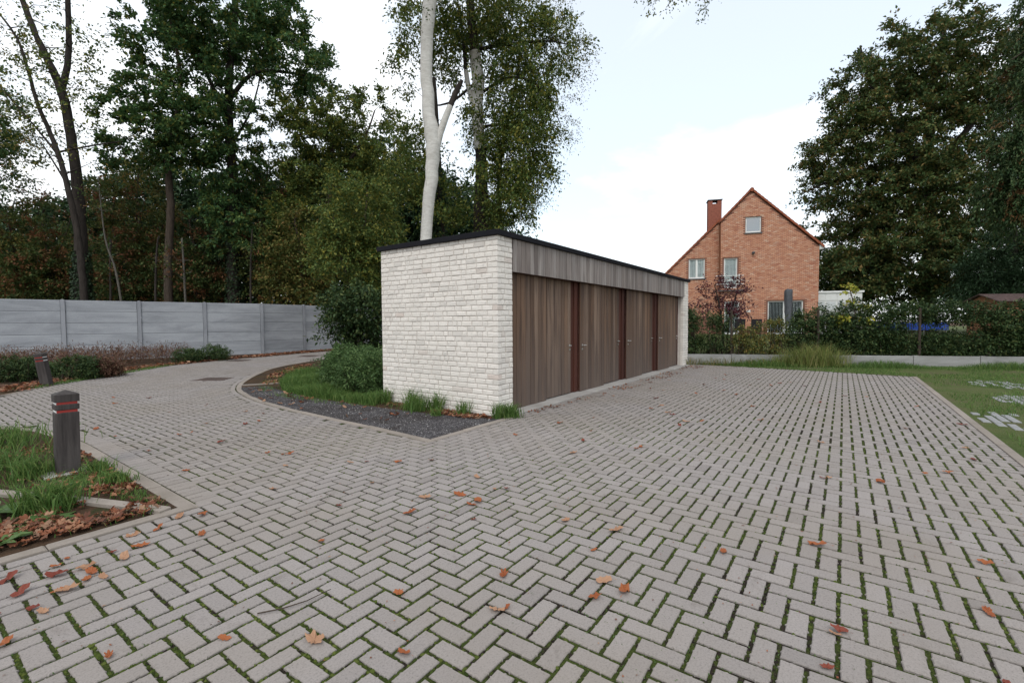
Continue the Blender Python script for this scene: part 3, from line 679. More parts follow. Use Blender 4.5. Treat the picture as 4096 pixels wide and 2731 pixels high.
def mat_glass():
    m = M('window_glass', .05, .6); m.b.inputs['IOR'].default_value = 2.6; m.color((.03, .035, .04)); m.b.inputs['Coat Weight'].default_value = .3; return m.m
MAT_GLASS = mat_glass()
MAT_BLIND = plain('vertical_blind', (.52, .54, .54), .8, .1, .08); MAT_DARKROOM = plain('dark_room', (.02, .022, .025), .9, .1)  # dark_room: near-black colour stands in for the shade of unlit rooms
# main gable (front) and lower wing set back
AP = (.37, 10.20); REV = (4.34, 6.55); LEV = (-1.45, 8.36)
def slopeR(x): return AP[1]-(x-AP[0])*(AP[1]-6.38)/(4.36-AP[0])
def slopeL(x): return AP[1]-(AP[0]-x)*(AP[1]-8.30)/(AP[0]+1.45)
def slopeW(x): return 8.50-(-1.45-x)*(8.50-5.02)/(4.91-1.45)
OPEN0 = [(-1.25, -.42, 3.84, 5.85), (.04, .98, 7.46, 8.50), (-1.19, -.25, .75, 2.94), (1.45, 3.52, .75, 2.93)]
OPEN1 = [(-3.41, -2.36, 4.60, 5.96)]
def skin(x0, x1, zb, tops, opens, y0, y1):
    mb = MB(); br = sorted({x0, x1, *[o[0] for o in opens], *[o[1] for o in opens], *[x for x, _ in tops if x0 < x < x1]})
    top = lambda x: float(np.interp(x, [p[0] for p in tops], [p[1] for p in tops]))
    for a, b_ in zip(br[:-1], br[1:]):
        cuts = sorted([(o[2], o[3]) for o in opens if o[0] < b_-1e-6 and o[1] > a+1e-6]); z = zb
        for lo, hi in cuts:
            if lo > z: mb.prism(zz([(a, z), (b_, z), (b_, lo), (a, lo)]), y0, y1)
            z = hi
        mb.prism(zz([(a, z), (b_, z), (b_, top(b_)), (a, top(a))]), y0, y1)
    return mb
hpart('wall', skin(-1.45, 4.36, .2, [(-1.45, slopeL(-1.45)), AP, (4.36, slopeR(4.36))], OPEN0, .02, .25), MAT_HMORTAR_SHADE)
hpart('inner_wall', MB().prism(zz([(-1.45, .2), (4.36, .2), (4.36, slopeR(4.36)-.01), (AP[0], AP[1]-.01), (-1.45, slopeL(-1.45)-.01)]), .252, 9.0), MAT_DARKROOM)
hpart('wing_wall', skin(-6.6, -1.47, .2, [(-6.6, slopeW(-6.6)), (-1.47, slopeW(-1.47))], OPEN1, EY+.02, EY+.25), MAT_HMORTAR_SHADE)
hpart('inner_wing_wall', MB().prism(zz([(-6.6, .2), (-1.47, .2), (-1.47, slopeW(-1.47)-.01), (-6.6, slopeW(-6.6)-.01)]), EY+.252, 8.0), MAT_DARKROOM)
hb = MB(); rh = np.random.default_rng(21); bl, bh = .225, .0745
def lay_house(x0, x1, y, top, opens, zb=1.0):
    nrow = int((10.2-zb)/bh)
    V = []; F = []
    for k in range(nrow):
        z = zb+k*bh; xs = x0-(bl/2 if k % 2 else 0)
        while xs < x1:
            a, b_ = max(xs, x0), min(xs+bl-.018, x1); xs += bl; c = (a+b_)/2
            if b_-a < .03 or z+bh > top(c)-.02 or z+bh > top(a)-.0 or z+bh > top(b_): continue
            if any(a < o[1]+.01 and b_ > o[0]-.01 and z+bh > o[2] and z < o[3]+.01 for o in opens): continue
            h1 = z+bh-.020; yy = y-.008+rh.normal()*.002
            n = len(V); V += [(a, yy, z-HFL), (b_, yy, z-HFL), (b_, yy, h1-HFL), (a, yy, h1-HFL), (a, y+.015, z-HFL), (b_, y+.015, z-HFL), (b_, y+.015, h1-HFL), (a, y+.015, h1-HFL)]
            F += [(n, n+1, n+2, n+3), (n+4, n+5, n+1, n), (n+3, n+2, n+6, n+7), (n+4, n, n+3, n+7), (n+1, n+5, n+6, n+2)]
    return V, F
V, F = lay_house(-1.45, 4.36, .02, lambda x: min(slopeL(x) if x < AP[0] else slopeR(x), 99), OPEN0)
V2, F2 = lay_house(-6.6, -1.47, EY+.02, slopeW, OPEN1, 2.0)
obj('brickwork', mpy('house_bricks', V+V2, F+[tuple(i+len(V) for i in f) for f in F2]), MAT_HBRICK, house, kind='stuff')
# side return of the front gable
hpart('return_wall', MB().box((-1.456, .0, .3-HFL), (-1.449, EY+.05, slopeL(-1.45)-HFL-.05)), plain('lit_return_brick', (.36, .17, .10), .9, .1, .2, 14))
# verge tiles, one by one
def verge(x0, z0, x1, z1, y, n, th=.16, nm='verge_tile'):
    dx, dz = (x1-x0)/n, (z1-z0)/n; L_ = math.hypot(dx, dz); nx, nz_ = -dz/L_*np.sign(dx), dx/L_*np.sign(dx); nz_ = abs(nz_)
    for i in range(n):
        xa, za, xb, zb_ = x0+dx*i, z0+dz*i, x0+dx*(i+1)*1.0, z0+dz*(i+1); lift = .028
        poly = [(xa, za+lift-HFL), (xb, zb_-HFL), (xb, zb_+th-HFL), (xa, za+th+lift-HFL)]
        hpart(nm, MB().prism(poly, y-.10, y+.25), MAT_TILE)
roof = None
verge(4.62, 6.24, AP[0]+.1, AP[1]-.08, 0, 19); verge(-1.52, 8.24, AP[0]-.1, AP[1]-.07, 0, 8); verge(-6.8, slopeW(-6.8)-.06, -1.46, 8.46, EY, 22)
hpart('ridge_tile', MB().tube([(AP[0], -.14, AP[1]+.06-HFL), (AP[0], 9.1, AP[1]+.06-HFL)], .13, 12), MAT_TILE)
def slope(x0, z0, x1, z1, y0, y1, th=.12): return MB().prism([(x0, z0-HFL), (x1, z1-HFL), (x1, z1+th-HFL), (x0, z0+th-HFL)], y0, y1)
hpart('roof', slope(AP[0]+.02, AP[1]-.0, 4.6, 6.22, .26, 9.1), MAT_TILE); hpart('roof', slope(-1.5, 8.24, AP[0]-.02, AP[1]-.02, .26, 9.1), MAT_TILE); hpart('roof', slope(-6.8, slopeW(-6.8), -1.47, 8.48, EY+.26, 8.1), MAT_TILE)
sp = empty('solar_array', (0, 0, 0)); sp.parent = house
for i in range(5): hpart('solar_panel', slope(.60, 10.14, 3.16, 7.70, .15+i*1.02, 1.14+i*1.02, .06).me and slope(.60, 10.17, 3.16, 7.72, .15+i*1.02, 1.14+i*1.02, .07), MAT_BLACK, sp)
hpart('soffit', MB().prism(zz([(4.37, 6.20), (4.60, 6.20), (4.60, 6.30), (4.37, 6.48)]), .0, 9.0), MAT_FRAME)
# chimney
ch = empty('chimney', (0, 0, 0)); ch.parent = house
cx0, cx1, cy0, cy1 = -2.02, -1.13, 2.0, 2.75
cb = MB(); cb.box((cx0, cy0, 6.5-HFL), (cx1, cy1, 9.98-HFL)); cb.box((cx0, cy0, 9.98-HFL), (cx0+.28, cy1, 10.22-HFL)); cb.box((cx1-.28, cy0, 9.98-HFL), (cx1, cy1, 10.22-HFL)); hpart('shaft', cb, MAT_CHIM, ch)
hpart('cap', MB().box((cx0-.05, cy0-.06, 10.22-HFL), (cx1+.05, cy1+.06, 10.28-HFL)), MAT_STONE, ch)
# windows
def window(x0, x1, z0, z1, y, mull=(), blind='light', sill=True, name='window', fw=.07, sillw=.06):
    w_ = empty(name, ((x0+x1)/2, y+.10, z0-HFL)); w_.parent = house; cx = (x0+x1)/2; H = z1-z0; hw = (x1-x0)/2
    fb = MB(); e = .055
    fb.box((-hw, -e+.03, 0), (hw, .1, fw+.03)); fb.box((-hw, -e+.03, H-fw), (hw, .1, H)); fb.box((-hw, -e+.03, fw+.03), (-hw+fw, .1, H-fw)); fb.box((hw-fw, -e+.03, fw+.03), (hw, .1, H-fw))
    for m_ in mull: fb.box((m_-cx-.065, -e+.03, fw+.03), (m_-cx+.065, .1, H-fw))
    obj('frame', fb.me('frame'), MAT_FRAME, w_)
    ed = [-hw+fw]+[q for m_ in mull for q in (m_-cx-.065, m_-cx+.065)]+[hw-fw]
    for a, b_ in zip(ed[::2], ed[1::2]):
        obj('pane', MB().box((a, -.006, fw+.03), (b_, -.001, H-fw)).me('pane'), PANE if blind else MAT_GLASS, w_)
        n = max(3, int((b_-a)/.085)); bb = MB()
        for i in range(n):
            u = a+(b_-a)*(i+.5)/n; ww = (b_-a)/n*(.42 if blind == 'light' else .10); bb.box((u-ww, .03, fw+.04), (u+ww, .04, H-fw-.01))
        if blind: obj('blind', bb.me('blind'), MAT_BLIND, w_)
        obj('dark_interior', MB().box((a, .06, fw+.03), (b_, .068, H-fw)).me('interior'), MAT_DARKROOM, w_)  # thin plate painted near-black for the unlit room behind the pane
    if sill: obj('sill', MB().box((-hw-sillw, -.17, -.075), (hw+sillw, .0, -.002)).me('sill'), MAT_STONE, w_)
    return w_
def mat_pane():
    m = M('clear_pane', .02, .5); m.color((.9, .95, .95)); m.b.inputs['Transmission Weight'].default_value = 1; m.b.inputs['IOR'].default_value = 1.15; return m.m
PANE = mat_pane()
window(-1.25, -.42, 3.84, 5.85, .02, name='balcony_door', sill=False); window(.04, .98, 7.46, 8.50, .02, blind=None); window(-1.19, -.25, .75, 2.94, .02, blind='dark', name='garden_door', sill=False)
window(1.45, 3.52, .75, 2.93, .02, mull=(2.44,), blind='dark', name='garden_door', sill=False); window(-3.41, -2.36, 4.60, 5.96, EY+.02, mull=(-2.885,))
bal = empty('balcony_rail', (0, 0, 0)); bal.parent = house
for z in (4.65, 4.35, 4.09): hpart('rail', MB().tube([(-1.77, -.18, z-HFL), (-.05, -.18, z-HFL)], .022, 8), MAT_FRAME, bal)
for x in (-1.35, -.33): hpart('bracket', MB().box((x-.015, -.175, 4.0-HFL), (x+.015, .02, 4.75-HFL)), MAT_STEEL, bal)
hpart('balcony_sill', MB().box((-1.62, -.22, 3.63-HFL), (-.06, .02, 3.71-HFL)), MAT_STONE)
lm = MB(); lm.box((.44, -.10, 6.06-HFL), (.60, -.0, 6.18-HFL)); lm.tube([(.52, -.10, 6.16-HFL), (.52, -.2, 6.08-HFL)], .06, 10); hpart('wall_lamp', lm, MAT_STONE)
hpart('number_plate', MB().box((.17, -.012, 2.22-HFL), (.41, -.002, 2.36-HFL)), MAT_FRAME)
# flat-roofed white annex
an = empty('garden_annex', (0, 0, 0)); an.parent = house
AY = .6
hpart('annex_wall', MB().box((4.38, AY+.03, .3-HFL), (7.02, 4.5, 3.42-HFL)), MAT_PANEL, an)
hpart('annex_trim', MB().box((4.375, AY-.06, 3.42-HFL), (7.10, 4.6, 3.54-HFL)), MAT_FRAME, an)
ax_ = [4.40, 4.97, 5.60, 6.24, 7.0]
for i in range(4):
    a, b_ = ax_[i], ax_[i+1]
    hpart('panel', MB().box((a+.02, AY, 2.93-HFL), (b_-.02, AY+.03, 3.36-HFL)), MAT_PANEL, an)
    hpart('annex_pane', MB().box((a+.06, AY+.01, 1.05-HFL), (b_-.06, AY+.028, 2.84-HFL)), MAT_GLASS, an)
    hpart('roller_blind', MB().box((a+.06, AY-.002, 2.34-HFL), (b_-.06, AY+.008, 2.84-HFL)), MAT_BLIND, an)

# --- garden furniture behind the hedge
MAT_CHAIR = plain('dark_wicker', (.022, .020, .022), .7); MAT_COVER = plain('grey_cover', (.085, .09, .10), .7, .2, .2, 5)
def chair(p, rz, lab):
    z = yz(p[0], p[1]); t_ = empty('garden_chair', (p[0], p[1], z), rz, label=lab, cat='chair', group='garden chairs behind the hedge'); w_ = .27
    obj('seat', MB().box((-w_, -.25, .40), (w_, .25, .45)).me('seat', .01), MAT_CHAIR, t_)
    obj('backrest', MB().add([(-w_, -.22, .46), (w_, -.22, .46), (w_, -.26, .46), (-w_, -.26, .46), (-w_, -.34, 1.08), (w_, -.34, 1.08), (w_, -.38, 1.08), (-w_, -.38, 1.08)], BOXF).me('back', .008), MAT_CHAIR, t_)
    for sx in (-1, 1):
        for sy in (-1, 1): obj('leg', MB().tube([(sx*(w_-.03), sy*.22, 0), (sx*(w_-.03), sy*.22, .42)], .018, 8).me('leg'), MAT_CHAIR, t_)
        ar = MB(); ar.tube([(sx*(w_+.02), -.3, .66), (sx*(w_+.02), .22, .66), (sx*(w_+.02), .24, .42)], .02, 8); obj('armrest', ar.me('arm'), MAT_CHAIR, t_)
chair(CF(13.2, 27, 0), HA+R(8), 'dark woven garden chair half hidden at the garden door'); chair(CF(13.9, 26.4, 0), HA-R(6), 'dark woven garden chair in the gap of the hedge')
pp = CF(17.28, 29.0, 0); pz = yz(pp[0], pp[1])
par = empty('covered_parasol', (pp[0], pp[1], pz), label='folded parasol under a dark grey cover before the garden door', cat='parasol')
r_ = np.random.default_rng(4); hs = np.linspace(.55, 2.82, 14); prof = np.interp(hs, [.55, .8, 1.4, 2.3, 2.74, 2.82], [.10, .15, .19, .215, .215, .19]); V = []; ns = 16
for h, q in zip(hs, prof):
    for a in range(ns): rr_ = q*(1+.16*math.sin(a*2.4+h*1.1)+r_.normal()*.04); V.append((rr_*math.cos(a/ns*6.283), rr_*math.sin(a/ns*6.283), h+(.04*math.sin(a) if h > 2.7 else 0)))
Fq = [(i*ns+j, i*ns+(j+1) % ns, (i+1)*ns+(j+1) % ns, (i+1)*ns+j) for i in range(13) for j in range(ns)]+[tuple(range(13*ns, 14*ns))]
obj('cover', mpy('cover', V, Fq, True), MAT_COVER, par); obj('pole', MB().tube([(0, 0, 0), (0, 0, 2.7)], .028, 10).me('pole'), MAT_STEEL, par); obj('base', MB().box((-.3, -.3, 0), (.3, .3, .08)).me('base', .01), MAT_STONE, par)
# trampoline with a blue pad behind the hedge
MAT_BLUE = plain('blue_pad', (.018, .05, .25), .6, .2); tp = CF(18.5, 21.5, 0); tz = yz(tp[0], tp[1])
tr = empty('trampoline', (tp[0], tp[1], tz), label='round trampoline with a blue edge pad behind the hedge', cat='trampoline')
def ring(r0, r1, z0, z1, n=36):
    V = []; 
    for k in range(n):
        c, s_ = math.cos(k/n*6.2832), math.sin(k/n*6.2832); V += [(r0*c, r0*s_, z1), (r1*c, r1*s_, z1-.03), (r1*c, r1*s_, z0), (r0*c, r0*s_, z0)]
    return MB().add(V, [(4*k+j, 4*k+(j+1) % 4, 4*((k+1) % n)+(j+1) % 4, 4*((k+1) % n)+j) for k in range(n) for j in range(4)])
obj('edge_pad', ring(.98, 1.30, .66, .98).me('pad'), MAT_BLUE, tr); obj('mat', ring(.01, .98, .86, .88).me('mat'), MAT_CHAIR, tr)
for k in range(6):
    c, s_ = math.cos(k*1.047+.3), math.sin(k*1.047+.3); obj('leg', MB().tube([(1.2*c, 1.2*s_, 0), (1.2*c, 1.2*s_, .86)], .025, 8).me('leg'), MAT_STEEL, tr)
# garden shed
MAT_SHED = mat_wood('shed_board', [(0, (.16, .072, .036)), (.5, (.21, .098, .05)), (1, (.25, .125, .068))], dark=(.12, .055, .03)); MAT_SHINGLE = plain('felt_shingle', (.085, .06, .055), .95, .1, .35, 8)
sc = CF(24.5, 22.9, 0); sz = yz(sc[0], sc[1]); sh = empty('garden_shed', (sc[0], sc[1], sz), pang+R(4), label='brown board shed with felt roof beside the hedge', cat='shed')
for k in range(14):
    z0 = .05+k*.13; obj('board', MB().add([(-1.1, -.90, z0), (1.5, -.90, z0), (1.5, -.86, z0), (-1.1, -.86, z0), (-1.1, -.878, z0+.128), (1.5, -.878, z0+.128), (1.5, -.86, z0+.128), (-1.1, -.86, z0+.128)], BOXF).me('board'), MAT_SHED, sh)
    obj('board', MB().add([(-1.14, -.86, z0), (-1.10, -.86, z0), (-1.10, .9, z0), (-1.14, .9, z0), (-1.118, -.86, z0+.128), (-1.10, -.86, z0+.128), (-1.10, .9, z0+.128), (-1.118, .9, z0+.128)], BOXF).me('board'), MAT_SHED, sh)
obj('corner_post', MB().box((-1.15, -.92, 0), (-1.06, -.84, 1.9)).me('corner'), MAT_SHED, sh); obj('gable_board', MB().prism([(-.88, 1.86), (.92, 1.86), (.02, 2.2)], -1.13, -1.10).me('gable'), MAT_SHED, sh, rz=0)
sh.children[-1].rotation_euler = (0, 0, math.pi/2); sh.children[-1].location = (-2.23, 0, 0)
for s_ in (-1, 1):
    obj('roof_slope', MB().add([(-1.3, s_*1.1, 1.86), (1.7, s_*1.1, 1.86), (1.7, 0, 2.24), (-1.3, 0, 2.24), (-1.3, s_*1.1, 1.90), (1.7, s_*1.1, 1.90), (1.7, 0, 2.28), (-1.3, 0, 2.28)], BOXF).me('slope'), MAT_SHINGLE, sh)

# ================================================================== TREES
WG = 'trees of the wood behind the concrete fence'
def P3(x, y, D): return tuple(S(x, y, D))
def bp(x, D): p = S(x, 741, D); return np.array([p[0], p[1], -.06])
def st(D, *q): return ([P3(x, y, D) for x, y, _ in q], [w_ for *_, w_ in q])
def stb(D, x0, r0, *q):
    b0 = bp(x0, D); return ([tuple(b0)]+[P3(x, y, D+dd) for x, y, w_, dd in q], [r0]+[w_ for x, y, w_, dd in q])
# forked tree
D = 31
def ivy(zlo, zhi, rad, n, path):
    def f(t_, r, base):
        z = zlo+(zhi-zlo)*r.random(n)**1.2; a = r.random(n)*6.283; c = np.stack([np.interp(z, [p[2] for p in path], [p[i] for p in path]) for i in range(2)], 1); q = rad*(1.25-.5*(z-zlo)/(zhi-zlo))*(.75+.4*r.random(n))
        P = np.c_[c[:, 0]+q*np.cos(a), c[:, 1]+q*np.sin(a), z]-base; A = np.c_[np.cos(a)*.5, np.sin(a)*.5, -np.ones(n)]+r.normal(size=(n, 3))*.4; N = np.c_[np.cos(a), np.sin(a), np.full(n, .5)]+r.normal(size=(n, 3))*.4
        V, F = leaf_mesh(P, A, N, np.full(n, .16), np.full(n, .14)); obj('ivy', mnp('ivy', V, F), G_IVY, t_)
    return f
b0 = bp(192, D)
tree('forked_tree', 'tall dark forked tree with sparse leaves above the fence', 'tree', b0, [stb(D, 192, .50, (195, 560, .36, 0), (192, 400, .30, 0), (180, 290, .27, 0), (166, 208, .25, 0), (120, 100, .19, .3), (84, 0, .15, .6), (50, -90, .10, .8)), st(D, (166, 210, .2), (186, 130, .17), (190, 0, .14), (196, -90, .1)), st(D, (192, 500, .10), (175, 430, .07), (120, 330, .04))],
     [lobeS(90, 60, D, 120, 90, 2.5), lobeS(200, 120, D, 70, 110, 2.5), lobeS(120, 240, D, 110, 90, 2.5), lobeS(230, 240, D, 60, 80, 2)], 120, G_MIX, B_DARK, 101, WG, nspray=4, nleaf=7, length=.9, Ln=.20, Wd=.12, extra=ivy(0, 6.5, .55, 2600, [P3(192, 745, D), P3(195, 560, D)]), twig=.022)
tree('leaning_tree', 'slender leaning tree with bare twigs beside the forked tree', 'tree', bp(200, 30), [stb(30, 200, .22, (192, 560, .19, 0), (176, 450, .16, 0), (150, 340, .14, 0), (112, 240, .11, 0), (95, 170, .09, 0), (70, 90, .07, 0), (20, 20, .04, 0)), st(30, (148, 345, .08), (105, 290, .05), (30, 200, .03), (-20, 130, .02)), st(30, (150, 345, .07), (235, 330, .05), (300, 322, .03))],
     [lobeS(70, 130, 30, 80, 100, 2), lobeS(60, 290, 30, 80, 90, 2), lobeS(250, 340, 30, 70, 40, 1.5)], 85, G_OLIVE, B_DARK, 102, WG, nspray=4, nleaf=5, length=.9, Ln=.18, Wd=.10, twig=.022)
tree('broad_tree', 'dark dense tree crown at the end of the fence', 'tree', bp(-70, 33), [stb(33, -70, .4, (-60, 400, .3, 0), (-50, 200, .2, 0), (-50, 120, .1, 0))], [lobeS(-40, 250, 33, 95, 120, 3.5), lobeS(-80, 330, 33, 120, 140, 4)], 190, G_OAK, B_DARK, 103, WG, nspray=5, nleaf=20, Ln=.22, Wd=.12)
# two green trees
tree('oak_tree', 'large green oak with a long limb reaching over the road', 'tree', bp(540, 35), [stb(35, 540, .48, (540, 560, .40, 0), (545, 420, .36, 0), (540, 300, .3, 0), (545, 170, .25, 0), (560, 40, .2, 0), (565, -80, .14, 0)), st(35, (540, 300, .2), (505, 200, .15), (465, 110, .11), (445, 0, .07)), st(35, (545, 230, .17), (600, 175, .13), (680, 175, .10), (760, 195, .05)), st(35, (545, 330, .1), (590, 260, .07), (615, 180, .04))],
     [lobeS(560, 30, 35, 130, 110, 4.5), lobeS(660, 120, 35, 110, 90, 4), lobeS(740, 185, 35, 55, 42, 2), lobeS(650, 10, 35, 70, 80, 3), lobeS(480, 60, 35, 90, 100, 4), lobeS(540, 330, 34, 70, 160, 3), lobeS(560, 500, 34, 90, 90, 3)], 430, G_OAK, B_DARK, 104, WG, nspray=6, nleaf=20, length=.85, Ln=.24, Wd=.14, flat=.4, jit=.10, extra=ivy(0, 12, .5, 2600, [P3(540, 745, 35), P3(545, 400, 35)]))
tree('maple_tree', 'green tree with a crooked brown trunk left of the oak', 'tree', bp(392, 33), [stb(33, 392, .30, (392, 600, .26, 0), (402, 480, .24, 0), (398, 340, .21, 0), (412, 290, .18, 0), (432, 240, .15, 0), (430, 130, .11, 0), (405, 20, .07, 0))],
     [lobeS(400, 90, 33, 75, 90, 3), lobeS(370, 230, 33, 85, 90, 3), lobeS(345, 330, 33, 70, 90, 3), lobeS(450, 300, 33, 80, 110, 3), lobeS(470, 180, 33, 60, 70, 2.5)], 260, G_OAK, B_BROWN, 105, WG, nspray=6, nleaf=18, length=.75, Ln=.24, Wd=.15, flat=.4, jit=.1)
tree('round_tree', 'olive green round-topped tree between the oak and the white trunk', 'tree', bp(760, 36), [stb(36, 760, .35, (765, 500, .28, 0), (770, 400, .2, 0), (775, 300, .12, 0)), st(36, (768, 420, .14), (710, 330, .09), (690, 270, .05)), st(36, (768, 420, .14), (840, 330, .09), (870, 260, .05))],
     [lobeS(770, 300, 36, 95, 85, 4), lobeS(700, 340, 36, 70, 100, 3.5), lobeS(860, 320, 36, 80, 100, 3.5), lobeS(770, 450, 36, 120, 130, 4), lobeS(860, 520, 35, 90, 140, 4), lobeS(700, 560, 36, 80, 120, 4)], 520, G_MIX, B_BROWN, 106, WG, nspray=6, nleaf=18, length=.8, Ln=.22, Wd=.13, jit=.1)
# rusty undergrowth trees
for i, (x, D, top, rx, mat, lab) in enumerate([(40, 35, 430, 110, G_OLIVE, 'small olive tree at the end of the fence by the forked trunk'), (115, 35, 430, 80, G_RUST, 'small rust-brown tree just left of the forked trunk'), (275, 35, 390, 90, G_RUST, 'russet small tree right of the forked trunk'), (330, 37, 300, 90, G_OLIVE, 'tall olive understory tree left of the crooked trunk'), (450, 36, 480, 90, G_RUST, 'low russet tree beside the crooked trunk'), (520, 38, 420, 110, G_DARK, 'dark low tree behind the oak trunk'), (620, 36.5, 330, 85, G_RUST, 'rust and olive tree right of the oak trunk'), (690, 33, 460, 90, G_OLIVE, 'low olive tree behind the fence bend')]):
    z0 = 690; cy = (top+z0)/2; ry = (z0-top)/2
    tree('understory_tree', lab, 'tree', bp(x, D), [stb(D, x, .12, (x+6, 600, .10, 0), (x-6, 500, .07, 0), (x+10, top+20, .03, .4)), st(D, (x+4, 620, .05), (x+50, 520, .035), (x+70, 440, .015))],
         [lobeS(x, cy, D, rx, ry, 2.6), lobeS(x+20, cy+40, D, rx*.8, ry*.8, 2.6), lobeS(x-10, 640, D, rx, 60, 2.5)], 210, mat, B_BROWN, 120+i, 'understory trees behind the fence', nspray=5, nleaf=12, length=.9, Ln=.20, Wd=.11, shell=.4)
# slender bare saplings
for i, (x, D, top, dx) in enumerate([(295, 30, 400, -55), (255, 31, 560, 10), (430, 30.5, 560, -6), (575, 31, 520, 12), (355, 30.2, 540, 20)]):
    tree('sapling', ['pale leaning sapling behind the fence', 'thin dark sapling right of the forked trunk', 'thin straight sapling beside the crooked trunk', 'thin sapling beside the oak trunk', 'thin curved sapling left of the crooked trunk'][i], 'tree', bp(x, D), [stb(D, x, .07, (x+dx*.4, 620, .06, 0), (x+dx*.8, 540, .045, 0), (x+dx, top, .02, 0))], [lobeS(x+dx, top+40, D, 30, 50, .8)], 14, G_RUST, B_GREY if i in (0, 2) else B_DARK, 140+i, 'bare saplings behind the fence', nspray=3, nleaf=5, length=.6)
# the wood far behind, one mass
rw2 = np.random.default_rng(77); n = 9000; lobes = []
xx = np.linspace(-120, 1230, 30)
tops = np.interp(xx, [-120, 0, 100, 300, 420, 560, 700, 780, 900, 1000, 1120, 1230], [380, 410, 430, 330, 330, 340, 330, 270, 280, 330, 420, 560])
for x, tp_ in zip(xx, tops):
    D = 46+rw2.random()*8; lobes.append(lobeS(x, (tp_+30+760)/2, D, 40+rw2.random()*20, (760-tp_-30)/2, 3.5))
C, ov = lobe_points(lobes, n, rw2, .5); V, F = sprays(C, rw2, 3, 9, 1.2, .42, .24, .5, .2, ov*.5); obj('far_wood', mnp('far_wood', V, F), G_DARK, kind='stuff', label='dark mass of trees deep in the wood', cat='wood')
# white trunk tree behind the garage
D = 21; wbase = bp(980, D)
def white_extra(t_, r, base):
    V, F = tube(np.array([P3(1006, 345, D), P3(1016, 312, D), P3(1030, 275, D), P3(1040, 252, D)])-base, [.19, .16, .145, .135], 10); obj('painted_limb', mnp('limb', V, F, True), B_WHITE, t_)
    V, F = tube(np.array([P3(1039, 254, D), P3(1052, 224, D), P3(1058, 212, D), P3(1067, 196, D)])-base, [.134, .125, .12, .075], 10); obj('limb_stub', mnp('stub', V, F, True), B_DARK, t_)
    # long drooping twigs of the high crown, hanging into view over the court
    bars = []; C = []
    hang = [(1480, 25), (1497, 50), (1530, 35), (1548, 12), (1605, 30), (1618, 60), (1580, 8)]
    top0 = np.array(P3(1000, -60, D)); mid = np.array(P3(1300, -190, 18)); bars.append(tube(np.array([top0, top0*.5+mid*.5+np.array([0, 0, .6]), mid, P3(1560, -80, 15.5)])-base, [.12, .09, .06, .02], 6))
    for x, y in hang:
        a = np.array(P3(x-8, -85+r.random()*20, 15.6)); e = np.array(P3(x, y, 15.5)); m = (a+e)/2+r.normal(size=3)*.12; pts = np.array([a, m, e]); bars.append(tube(pts-base, [.012, .008, .003], 4))
        for u in np.linspace(.25, 1, 16): C.append(a*(1-u)+e*u+r.normal(size=3)*.10)
    V, F = joined(bars); obj('hanging_limb', mnp('limb', V, F), B_DARK, t_)
    V, F = sprays(np.array(C)-base, r, 3, 4, .22, .075, .045, .6, .6); obj('hanging_leaves', mnp('leaves', V, F), G_MIX, t_)
tree('white_trunk_tree', 'tree with a smooth white-washed trunk rising behind the garage roof', 'tree', wbase, [stb(D, 968, .36, (982, 546, .26, 0), (988.5, 468, .27, 0), (997, 390, .295, 0), (1000, 351, .315, 0), (998, 315, .335, 0), (992, 273, .29, 0), (988, 195, .27, 0), (988, 117, .27, 0), (995, 39, .295, 0), (998, 0, .30, 0), (1004, -90, .2, 0), (1000, -190, .14, 0))],
     [lobeS(940, -60, D, 60, 60, 2), lobeS(1000, -120, D, 160, 60, 4), lobeS(1120, -40, D, 90, 50, 2), lobeS(950, 60, D-.5, 30, 50, 1)], 190, G_MIX, B_WHITE, 150, nspray=4, nleaf=12, length=.7, Ln=.12, Wd=.075, extra=white_extra, twig=.016)
# dark ivy trunk and the second, patch-painted tree
D = 24
tree('ivy_clad_tree', 'dark ivy-covered trunk just right of the white trunk', 'tree', bp(1015, D), [stb(D, 1015, .30, (1015, 540, .24, 0), (1010, 380, .2, 0), (1005, 250, .16, 0), (1003, 190, .12, 0))], [lobeS(960, 380, D, 60, 100, 2), lobeS(1010, 470, D, 60, 80, 2)], 130, G_MIX, B_DARK, 151, nspray=5, nleaf=14, length=.7, Ln=.15, Wd=.09, extra=ivy(0, 9.5, .3, 3000, [P3(1015, 745, D), P3(1010, 380, D)]))
D = 25
def second_extra(t_, r, base):
    for q in ([(1107, 350, .31), (1103, 300, .30), (1100, 250, .31), (1104, 200, .33), (1096, 135, .30)], [(1090, 245, .14), (1080, 205, .13), (1076, 175, .12)]):
        V, F = tube(np.array([P3(x, y, D-.02) for x, y, _ in q])-base, [w_ for *_, w_ in q], 12); obj('painted_patch', mnp('patch', V, F, True), B_WHITE, t_)
